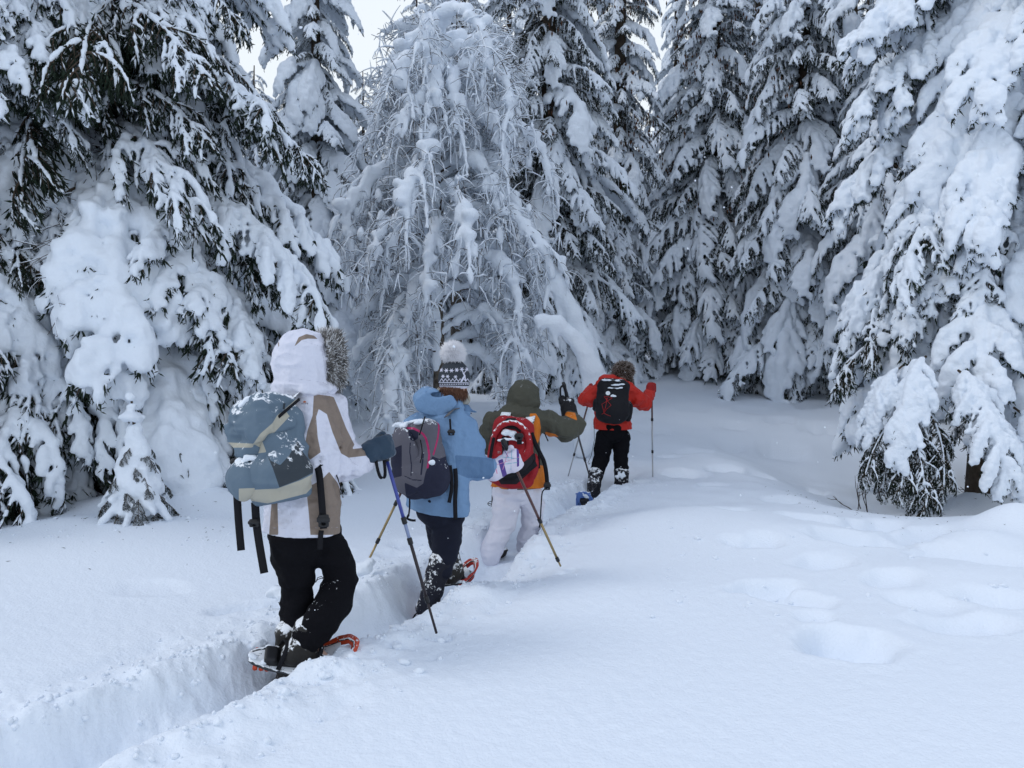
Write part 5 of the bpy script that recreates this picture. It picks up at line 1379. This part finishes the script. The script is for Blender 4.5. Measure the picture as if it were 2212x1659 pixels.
topL = p.P(904, 985, .3); tipL = W(783, 1238, 5.08)
glove(p, 'glove', [mat('white_glove', (.68, .66, .74), .7)], p.P(899, 1000, .28), p.P(898, 998, .33), topL - tipL, sc=1.1, puffy=1.3, cuff=.055, seed=5, h=.009, cuff_back=.015)
pole('copper-brown and gold trekking pole held in a white patterned glove', top, tip, [(0, .55, .0098, M_BRSH), (.55, .93, .0088, M_GOLD), (.93, 1, .0065, M_GOLD)], grip=.17)
pole('gold trekking pole leaning left between the first and second hikers, tip in a snow clump', topL, tipL, [(0, .3, .009, M_BRSH), (.3, .68, .0086, M_GOLD), (.68, 1, .0075, M_GOLD)], basket=.96, snowball=.065, seed=6)
# pack 2
M_PK2 = panel_mat('grey_pack', (.115, .112, .135), [('navy', (.022, .024, .045)), ('pink', (.42, .03, .12))], rough=.8, spec=.2, bump=(30, .4, .008), dust=(.32, 40))
bc = p.P(920, 978, 0) + np.array([-.02, -.20, 0]); h = p.h; Rb = np.array(Matrix.Rotation(math.radians(-4), 3, Vector(h))) @ frame3(h, (-.12, 0, 1))
bag = thing('backpack', 'grey daypack with pink piping and navy mesh, snow on top, on the second hiker', 'backpack', bc)
F = Field(*bounds([B(-.18, -.16, -.27), B(.18, .16, .27)], .10), .0065)
F.box(B(0, .02, -.01), (.152, .085, .235), Rb, rd=.075, k=.02).ell(B(0, -.02, -.09), (.155, .11, .15), Rb, k=.04).ell(B(.1, .02, -.12), (.075, .08, .10), Rb, k=.03)
F.noise(.006, .07, 3).noise(.003, .03, 4).noise(-.006, (.1, .1, .06), 5, ridge=True)
def z5(*pts): return [(844.8 + .1158 * a, 877.8 + .1158 * b) for a, b in pts]
def paint2(me):
    pl = lambda pts, w_: [(a_, b_, w_) for a_, b_ in zip(pts[:-1], pts[1:])]
    paint(me, 'navy', [z5((770, 930), (900, 980), (1050, 920), (1200, 900), (1200, 1900), (300, 1900), (250, 1420), (480, 1520), (600, 1440), (640, 1240), (680, 1140)), z5((310, 440), (420, 430), (520, 470), (500, 600), (420, 650), (350, 620)), z5((0, 800), (200, 720), (200, 1300), (0, 1350))],
          pl(z5((360, 680), (350, 850), (370, 1000), (380, 1100), (370, 1290)), 1.3) + pl(z5((600, 860), (590, 1000), (560, 1270)), 1.8) + pl(z5((250, 1300), (400, 1370), (560, 1380)), 1.2))
    paint(me, 'pink', [], pl(z5((310, 405), (420, 410), (520, 460), (600, 520), (650, 600), (690, 750), (710, 900), (700, 1050), (680, 1140)), 2.3) + pl(z5((740, 190), (840, 240), (890, 330), (890, 450), (870, 600), (830, 760), (790, 900)), 1.7))
me = F.mesh('bag_body', [M_PK2]); paint2(me)
putbag('bag_body', me)
F = Field(*bounds([B(-.15, -.2, -.25), B(.1, -.05, .2)], .07), .006)
F.ell(B(-.045, -.085, .0), (.10, .055, .20), Rb, k=.02).ell(B(-.04, -.10, -.12), (.10, .06, .09), Rb, k=.03).noise(.004, .05, 3)
me = F.mesh('front_pocket', [M_PK2]); paint2(me)
putbag('front_pocket', me)
F = Field(*bounds([B(-.2, -.1, -.25), B(-.05, .1, 0)], .05), .008); F.ell(B(-.165, .01, -.10), (.035, .07, .11), Rb).noise(.004, .04, 2); putbag('side_pocket', F.mesh('side_pocket', [mat('navy_mesh', (.02, .022, .035), .85, .1, dust=(.3, 30))]))
F = Field(*bounds([B(-.2, -.2, 0), B(.2, .1, .3)], .06), .007); rs = np.random.RandomState(5)
for k in range(22): q_ = np.array([rs.uniform(-.11, .11), rs.uniform(-.06, .03), .215 + rs.uniform(-.02, .01)]); F.ell(B(*q_), rs.uniform(.5, 1, 3) * [.03, .03, .012], Rb, k=.012)
for k in range(7): q_ = np.array([.11 + rs.uniform(-.02, .02), -.06, -.035 + rs.uniform(-.01, .01)]); F.ell(B(*q_), rs.uniform(.5, 1, 3) * [.025, .02, .014], Rb, k=.012)
F.noise(.005, .025, 8); putbag('snow_dusting', F.mesh('snow_dusting', [M_SNOW], .1))
q = lambda x, y, dd: W(x, y, 4.9 + dd)
straps(bag, bc, [([q(964, 900, -.17), q(978, 886, -.12), q(996, 886, -.02), q(1012, 895, .06)], .05, (.5, -.5, .3))], mat('grey_strap', (.12, .12, .13), .8), 'shoulder_strap')
straps(bag, bc, [([q(982, 1000, -.14), q(985, 1040, -.19), q(983, 1080, -.2), q(984, 1122, -.2)], .026, (1, .2, 0)), ([q(972, 1005, -.18), q(976, 1050, -.2), q(970, 1086, -.21)], .022, (1, .2, 0)),
    ([q(884, 1045, -.2), q(885, 1090, -.2), q(883, 1112, -.2)], .010, (1, .2, 0)), ([q(883, 1112, -.2), q(880, 1120, -.2), q(890, 1124, -.2), q(898, 1124, -.2)], .014, (0, .2, 1)), ([q(862, 1030, -.2), q(860, 1055, -.2)], .02, (1, .2, 0)),
    ([q(918, 900, -.3), q(912, 920, -.335), q(906, 940, -.35)], .008, (1, 0, 0)), ([q(908, 950, -.36), q(912, 975, -.36), q(908, 1000, -.36)], .006, (1, 0, 0)), ([q(972, 905, -.2), q(974, 932, -.2), q(978, 936, -.16)], .012, (1, 0, 0))])
buckle(bag, bc, q(975, 934, -.2), .04, .035)

# ---- 3: olive hood, orange panels, white trousers
p = Person('third hiker, olive and orange jacket with hood up, white trousers, right arm stretched out', 6.45, (.12, .99),
    dict(head=(1130, 858, .06), neck=(1124, 893, 0), chest=(1113, 935, -.02), waist=(1115, 1000, 0), hip=(1116, 1040, 0),
         shL=(1068, 912, -.02), elL=(1056, 958, .10), wrL=(1063, 925, .32), haL=(1068, 908, .36),
         shR=(1165, 905, .0), elR=(1236, 927, .08), wrR=(1231, 900, .30), haR=(1227, 884, .36),
         hpL=(1092, 1065, -.02), knL=(1086, 1132, .0), anL=(1060, 1195, -.10), toL=(1050, 1225, .04),
         hpR=(1145, 1065, .02), knR=(1152, 1120, .12), anR=(1135, 1180, .16), toR=(1140, 1205, .28)), (1085, 1228, 0))
J = p.J
body_of(p, (.2, .97, -.25))
OLIVE = (.062, .062, .045); ORANGE = (.58, .16, .010)
m_j3 = panel_mat('olive_orange_jacket', OLIVE, [('orange', ORANGE)], rough=.65, spec=.3, bump=(14, .8, .025), dust=(.10, 40))
me = jacket(p, [m_j3], [(1122, 895, 0, .13), (1114, 925, -.02, .20), (1113, 965, 0, .19), (1116, 1010, 0, .20), (1118, 1060, 0, .225)],
    {'L': [('shL', .085), (p.P(1055, 935, .05), .078), ('elL', .07), ('wrL', .06)], 'R': [(p.P(1155, 905, 0), .088), (p.P(1190, 915, .03), .090), (p.P(1222, 927, .06), .090), (p.P(1241, 918, .12), .078), ('wrR', .062)]},
    (p.P(1118, 1050, 0), (0, 0, -1)), h=.010, folds=.008, seed=61)
paint(me, 'orange', [z4((402, 445), (450, 445), (478, 490), (487, 560), (480, 640), (450, 700), (395, 640)), z4((520, 585), (600, 605), (625, 625), (560, 625), (520, 608)), z4((665, 455), (690, 430), (750, 440), (768, 500), (720, 480)),
      z4((90, 930), (200, 900), (420, 880), (470, 840), (520, 850), (540, 1020), (90, 1030))])
jk = p.put('jacket', me)
m_j3h = mat('olive_cloth', OLIVE, .65, .3, bump=(14, .9, .03), dust=(.12, 40))
F = Field(*bounds([p.P(1130, 858, 0)], .22), .008); hc = p.P(1131, 853, .03)
F.ell(hc, (.135, .14, .128), None, k=.02).ell(hc - np.array([0, -.0, .07]), (.140, .13, .09), None, k=.05).ell(hc + np.array([.03, .15, -.03]), (.09, .09, .11), None, k=.02, op='s')
F.noise(.007, (.10, .10, .035), 7).noise(.004, .04, 8); p.put('hood', F.mesh('hood', [m_j3h]))
m_wt = mat('white_trousers', (.70, .695, .77), .7, .25, bump=(14, .8, .025))
p.put('trousers', legs(p, [m_wt], [[(p.P(1117, 1035, 0), .17), (p.P(1117, 1048, 0), .16)],
    [(p.P(1094, 1062, -.02), .112), (p.P(1092, 1100, .0), .098), (p.P(1088, 1130, .0), .088), (p.P(1075, 1160, -.05), .083), (p.P(1060, 1196, -.1), .080), (p.P(1053, 1218, -.12), .080)],
    [(p.P(1143, 1062, .02), .106), (p.P(1150, 1095, .08), .088), (p.P(1150, 1125, .12), .078), (p.P(1141, 1155, .14), .076), (p.P(1134, 1180, .16), .076)]], h=.010, folds=.008, seed=24, cuts=[(p.P(1117, 1035, 0), (0, 0, 1))]))
boot(p, p.P(1055, 1205, -.1), p.P(1046, 1222, -.1), p.P(1072, 1226, .05), [M_BOOT], r=.06); boot(p, p.P(1137, 1180, .16), p.P(1136, 1195, .16), p.P(1142, 1200, .3), [M_BOOT], r=.055)
boot(p, p.P(1087, 1190, -.02), p.P(1082, 1198, -.02), p.P(1092, 1188, .08), [M_BOOT], r=.03, name='boot')
m_bg = mat('black_glove', (.008, .008, .010), .7, .25, bump=(30, .4, .006), dust=(.22, 30))
top = p.P(1217, 826, .36); tip = W(1282, 1060, 7.75)
ax_ = top - tip; glove(p, 'glove', [m_bg], p.P(1231, 897, .28), p.P(1225, 880, .38), np.array([-.05, -.1, 1]), sc=1.6, puffy=1.5, cuff=.058, seed=4, h=.007, cuff_back=.01)
pole('dark trekking pole raised by the third hiker\'s stretched right arm, black grip sticking up', p.P(1217, 827, .36), tip, [(0, .62, .0095, M_DKSH), (.62, 1, .008, M_DKSH)], basket=.95, grip=.26, strap=[p.P(1211, 838, .36), p.P(1212, 858, .36), p.P(1222, 862, .36)])
topL = p.P(1070, 888, .4); tipL = W(1063, 1094, 7.25)
glove(p, 'glove', [m_bg], p.P(1063, 925, .32), p.P(1068, 912, .4), topL - tipL, sc=1.1, puffy=1.3, cuff=.055, seed=5, h=.010, cuff_back=.015)
pole('dark trekking pole half hidden on the left side of the third hiker', topL, tipL, [(0, .6, .0095, M_DKSH), (.6, 1, .008, M_DKSH)], basket=.97)
M_PK3 = panel_mat('red_pack', (.30, .012, .018), [('black', (.014, .010, .014))], rough=.7, spec=.25, bump=(28, .4, .008), dust=(.16, 40))
bc = p.P(1104, 966, 0) + np.array([0, -.22, 0]); h = p.h; Rb = np.array(Matrix.Rotation(math.radians(5), 3, Vector(h))) @ frame3(h, (0.02, -.0, 1))
bag = thing('backpack', 'red and black backpack on the third hiker, snow caught in its top pocket', 'backpack', bc)
F = Field(*bounds([B(-.2, -.16, -.3), B(.2, .16, .3)], .08), .0075)
F.box(B(-.005, .02, .02), (.175, .085, .26), Rb, rd=.10, k=.02).ell(B(0, -.02, -.04), (.185, .12, .20), Rb, k=.04).ell(B(.02, .02, -.24), (.19, .10, .07), Rb, k=.03).ell(B(.185, .05, -.12), (.05, .07, .12), Rb, k=.02)
F.ell(B(.0, -.11, .12), (.11, .045, .11), Rb, k=.02, op='s')
F.noise(.006, .07, 3).noise(.003, .03, 4); me = F.mesh('bag_body', [M_PK3])
paint(me, 'black', [z4((140, 590), (165, 530), (230, 480), (290, 480), (330, 530), (335, 600), (290, 570), (220, 560), (160, 575)), z4((140, 925), (300, 860), (380, 800), (440, 740), (450, 800), (400, 900), (300, 990), (180, 990)), z4((185, 620), (240, 620), (240, 760), (190, 780))]); putbag('bag_body', me)
bv = surface(me, bc)
def z7(*pts): return [(1042.3 + .0992 * a, 877.8 + .0992 * b) for a, b in pts]
g = strokes(bv, [z7((358, 982), (335, 980), (330, 992), (352, 1000), (350, 1015), (328, 1015)), z7((366, 985), (385, 982), (388, 994), (366, 1015), (392, 1015))], .0016, .002)
if g.n: putbag('letter_print', g.mesh('letter_print', [mat('pale_print', (.55, .5, .5), .7)]))
# rim roll round the top pocket
a_ = np.linspace(-.15 * math.pi, 1.15 * math.pi, 14); C = [B(.145 * math.cos(x), -.085, .075 + .165 * math.sin(x)) for x in a_]
F = Field(*bounds(C, .05), .007); F.chain(C, [.022] * 14, k=.01).noise(.004, .04, 6); putbag('rim_roll', F.mesh('rim_roll', [mat('red_rim', (.34, .014, .02), .7, dust=(.45, 60))]))
F = Field(*bounds([B(-.15, -.2, 0), B(.15, 0, .3)], .05), .007); rs = np.random.RandomState(5)
for k in range(8): F.ell(B(rs.uniform(-.06, .06), -.085, .15 + rs.uniform(-.01, .02)), rs.uniform(.6, 1, 3) * [.035, .025, .02], Rb, k=.012)
for k in range(7): F.ell(B(-.09 + k * .03, -.11, .09 + .02 * math.sin(k * .5)), (.02, .014, .008), Rb, k=.012)
F.noise(.005, .025, 8); putbag('snow_dusting', F.mesh('snow_dusting', [M_SNOW], .1))
q = lambda x, y, dd: W(x, y, 6.45 + dd)
straps(bag, bc, [([q(1148, 935, -.28), q(1158, 962, -.24), q(1167, 980, -.2), q(1176, 1000, -.15), q(1181, 1030, -.12), q(1182, 1055, -.12)], .034, (1, .2, 0)), ([q(1182, 1055, -.12), q(1172, 1062, -.1), q(1169, 1090, -.1), q(1167, 1125, -.1), q(1165, 1140, -.1)], .010, (1, .2, 0)),
    ([q(1067, 945, -.33), q(1063, 965, -.34), q(1059, 990, -.33)], .026, (1, .2, 0)), ([q(1122, 940, -.37), q(1122, 960, -.37)], .04, (1, .2, 0)), ([q(1165, 978, -.2), q(1164, 1000, -.2), q(1165, 1012, -.2)], .018, (1, 0, 0)), ([q(1176, 935, -.1), q(1184, 953, -.1)], .010, (1, 0, 0)),
    ([q(1065, 1022, -.25), q(1095, 1030, -.32), q(1130, 1020, -.32), q(1158, 1000, -.24)], .055, (0, .1, 1))])
buckle(bag, bc, q(1182, 1050, -.13), .05, .06); buckle(bag, bc, q(1121, 943, -.38), .06, .05)
straps(bag, bc, [([q(1090, 905, -.22), q(1093, 893, -.15), q(1097, 888, 0)], .08, (1, 0, 0)), ([q(1138, 930, -.24), q(1145, 905, -.16), q(1148, 892, -.02)], .075, (1, 0, 0))], M_WEBSNOW, 'shoulder_strap')

# ---- 4: red jacket, fur hat
p = Person('leading hiker, red jacket and brown fur hat, black trousers, both arms out on poles', 9.2, (.08, 1),
    dict(head=(1347, 808, .12), neck=(1332, 830, .05), chest=(1325, 860, -.02), waist=(1323, 895, 0), hip=(1323, 925, 0),
         shL=(1297, 845, 0), elL=(1266, 864, .10), wrL=(1276, 845, .32), haL=(1279, 840, .37),
         shR=(1358, 843, 0), elR=(1390, 871, .10), wrR=(1402, 852, .30), haR=(1408, 843, .35),
         hpL=(1306, 940, -.02), knL=(1300, 985, .05), anL=(1286, 1035, -.08), toL=(1290, 1070, .1),
         hpR=(1342, 940, .02), knR=(1341, 990, .05), anR=(1342, 1032, .0), toR=(1332, 1062, .1)), (1305, 1080, 0))
J = p.J
body_of(p, (.2, .95, -.25))
m_red = mat('red_jacket', (.50, .022, .012), .6, .3, bump=(12, .9, .03), dust=(.08, 40))
me = jacket(p, [m_red], [(1332, 835, .05, .12), (1326, 855, 0, .19), (1323, 885, 0, .19), (1323, 915, 0, .20), (1323, 940, 0, .215)],
    {'L': [('shL', .085), (p.P(1278, 860, .04), .085), ('elL', .078), ('wrL', .066)], 'R': [('shR', .088), (p.P(1374, 862, .03), .085), ('elR', .078), ('wrR', .062)]},
    (p.P(1323, 927, 0), (0, 0, -1)), h=.012, folds=.009, seed=71)
p.put('jacket', me)
F = Field(*bounds([p.P(1315, 820, 0)], .22), .010); F.ell(p.P(1314, 818, -.03), (.115, .10, .055), None, k=.03).cone(p.P(1292, 828, -.02), p.P(1338, 822, .02), .035, .04, k=.03).noise(.008, .06, 3); p.put('hood', F.mesh('hood', [m_red]))
hc = p.P(1347, 806, .12); m_bf = mat('brown_fur', (.085, .062, .048), .95, .1, var=(25, .6)); m_bf2 = mat('fur_pale_tips', (.30, .26, .24), .95, .1)
F = Field(*bounds([hc], .22), .012); F.ell(hc + [0, 0, .03], (.115, .12, .10), None, k=.03).cone(hc + [.03, -.03, -.02], p.P(1362, 828, .08), .06, .035, k=.03).cone(hc + [-.09, .02, -.02], p.P(1332, 822, .12), .04, .03, k=.03)
hatm = F.mesh('fur_hat', [m_bf]); co = np.empty(len(hatm.vertices) * 3, dtype=np.float32); hatm.vertices.foreach_get('co', co); co = co.reshape(-1, 3); no = unit(co - hc); rs = np.random.RandomState(3); sel = rs.randint(0, len(co), 3600)
hat = p.put('fur_hat', hatm); g = Geo(); g.add(*fur(co[sel] - no[sel] * .01, no[sel] + [0, 0, -.6], .042, .004, 3, .5), m=0); sel = sel[:1200]; g.add(*fur(co[sel], no[sel] + [0, 0, -.5], .045, .004, 4, .5), m=1); p.put('fur', g.mesh('fur', [m_bf, m_bf2]), hat)
p.put('trousers', legs(p, [M_BLACKCLOTH], [[(p.P(1323, 915, 0), .165), (p.P(1323, 930, 0), .155)],
    [(p.P(1306, 945, -.02), .105), (p.P(1303, 968, .02), .094), (p.P(1300, 990, .05), .080), (p.P(1292, 1012, .0), .076), (p.P(1288, 1030, -.05), .072)],
    [(p.P(1343, 945, .02), .102), (p.P(1342, 968, .04), .090), (p.P(1341, 990, .05), .074), (p.P(1342, 1012, .02), .072), (p.P(1342, 1030, .0), .07)]], h=.011, folds=.007, seed=25, cuts=[(p.P(1323, 915, 0), (0, 0, 1))]))
boot(p, p.P(1283, 1045, -.08), p.P(1281, 1066, -.08), p.P(1290, 1070, .1), [M_GAITER], gtop=p.P(1287, 1024, -.04), r=.078)
boot(p, p.P(1342, 1040, .0), p.P(1334, 1058, .0), p.P(1345, 1062, .15), [M_GAITER], gtop=p.P(1343, 1022, .0), r=.075, seed=7)
for (a, b) in [((1278, 1027), (1296, 1026)), ((1331, 1028), (1350, 1026))]:      # snow packed on the gaiter tops
    F = Field(*bounds([p.P(a[0], a[1], -.12), p.P(b[0], b[1], -.05)], .08), .010)
    for k in range(7): F.ell(p.P(a[0] + (b[0] - a[0]) * k / 6, a[1] + 5 * math.sin(k * 2.1), -.09), (.016, .02, .012 + .01 * (k % 3)), None, k=.02)
    F.noise(.008, .03, 4); p.put('snow_clump', F.mesh('snow_clump', [M_SNOW], .1))
m_rg = mat('red_black_glove', (.30, .015, .015), .7, .25, bump=(30, .4, .006))
top = p.P(1408, 826, .36); tip = W(1410, 1046, 9.32)
glove(p, 'glove', [m_rg], p.P(1404, 848, .31), p.P(1408, 838, .37), top - tip, sc=1.25, puffy=1.4, cuff=.056, seed=4, h=.009, cuff_back=.01)
pole('silver trekking pole right of the leading hiker, round basket resting on the snow', top, tip, [(0, .28, .011, M_BRSH), (.28, .64, .010, M_SILV), (.64, 1, .009, M_SILV)], basket=.95, grip=.16)
topL = p.P(1281, 834, .36); tipL = W(1227, 1030, 9.6)
glove(p, 'glove', [m_rg], p.P(1277, 846, .32), p.P(1279, 842, .38), topL - tipL, sc=1.2, puffy=1.4, cuff=.056, seed=5, h=.010, cuff_back=.01)
pole('silver and copper trekking pole slanting left of the leading hiker', topL, tipL, [(0, .42, .0105, M_BRSH), (.42, .72, .0095, M_SILV), (.72, 1, .008, M_SILV)], grip=.14)
bc = p.P(1318, 864, 0) + np.array([0, -.24, 0]); h = p.h; Rb = frame3(h, (.02, 0, 1))
bag = thing('backpack', 'black backpack with red elastic cord on the leading hiker', 'backpack', bc)
m_pk4 = mat('black_pack', (.010, .010, .013), .75, .25, bump=(28, .4, .008), dust=(.22, 26))
F = Field(*bounds([B(-.24, -.16, -.3), B(.24, .16, .3)], .05), .010)
F.box(B(0, .02, .01), (.185, .09, .255), Rb, rd=.09, k=.02).ell(B(0, -.02, -.08), (.19, .12, .19), Rb, k=.04).ell(B(.19, .08, -.12), (.05, .07, .12), Rb, k=.01).ell(B(-.20, .06, -.05), (.035, .06, .08), Rb, k=.01)
F.noise(.008, .08, 3).noise(.004, .04, 4).noise(-.007, (.1, .1, .07), 5, ridge=True); me = F.mesh('bag_body', [m_pk4]); bv = surface(me); putbag('bag_body', me)
F = Field(*bounds([B(-.2, -.18, .1), B(.2, .1, .3)], .05), .009); rs = np.random.RandomState(7)
for k in range(12): F.ell(B(rs.uniform(-.12, .12), -.07 + rs.uniform(-.02, .02), rs.choice([.25, .20, .16]) + rs.uniform(-.01, .01)), rs.uniform(.5, 1, 3) * [.05, .02, .012], Rb, k=.01)
F.ell(B(.0, -.105, .07), (.035, .012, .022), Rb, k=.01); F.noise(.005, .03, 2); putbag('snow_dusting', F.mesh('snow_dusting', [M_SNOW], .1))
m_rc = mat('red_cord', (.40, .02, .02), .6)
def z6(*pts): return [(1272.8 + .0827 * a, 795.5 + .0827 * b) for a, b in pts]
g = strokes(bv, [z6((460, 770), (450, 900), (420, 1040), (380, 1180)), z6((475, 775), (440, 950), (400, 1100), (375, 1170)), z6((390, 740), (480, 860), (570, 960)), z6((600, 780), (480, 850), (330, 940)), z6((330, 940), (360, 1050), (380, 1150)), z6((570, 965), (450, 1070), (390, 1170)), z6((330, 1200), (380, 1170), (450, 1210), (560, 1250)), z6((400, 735), (500, 745), (600, 775))], .0030, .004)
putbag('elastic_cord', g.mesh('elastic_cord', [m_rc]))
c_ = [on(bv, 1272.8 + .0827 * (490 + 60 * math.cos(a_)), 795.5 + .0827 * (650 + 55 * math.sin(a_)), .006) for a_ in np.linspace(0, 2 * math.pi, 13)[:-1]]
if all(q_ is not None for q_ in c_): putbag('round_badge', mesh_np('round_badge', np.array(c_), [np.array([[0, i, i + 1] for i in range(1, 11)])], [mat('white_print', (.7, .75, .78), .5)]))
q = lambda x, y, dd: W(x, y, 9.2 + dd)
g = Geo(); g.add(*tubes(np.array([q(1283, 910, -.1), q(1284, 950, -.1), q(1277, 985, -.1), q(1270, 1000, -.1), q(1272, 1003, -.1), q(1275, 1000, -.1)]), [.003] * 6, 4)); putbag('loose_cord', g.mesh('loose_cord', [M_BLACKWEB]))
snowshoe('blue snowshoe tail showing in the snow under the leading hiker\'s left boot', W(1268, 1100, 8.45), (.25, .45, -.85), (-.2, -.85, -.45), M_BLUEF, M_BLUEF, L=.50, Wd=.27, nose=.02, snow=True)
snowshoe('snowshoe under the leading hiker\'s right boot, sunk in the snow', p.P(1338, 1068, .05), (.2, .98, 0), (0, 0, 1), M_BLUEF, M_BLUEF, L=.48, Wd=.2, nose=.03)

# ------------------------------------------------------------------ falling snow
rs = np.random.RandomState(44); n = 900
P_ = []
for _ in range(n):
    d = rs.uniform(1.8, 14); P_.append(W(rs.uniform(-300, 2500), rs.uniform(-300, 1700), d))
P_ = np.array(P_); P_ = P_[P_[:, 2] > ground_z(P_[:, 0], P_[:, 1]) + .02]
V, F3 = blobs(P_, rs.uniform(.0015, .0042, len(P_)), 5)
tag(add('falling_snow', mesh_np('falling_snow', V, F3, [M_SNOW])), 'small snowflakes drifting down through the air', 'snow', kind='stuff')

for o in bpy.data.objects:
    if o.name.startswith(('snow_dusting', 'snow_clump')): o['kind'] = 'stuff'
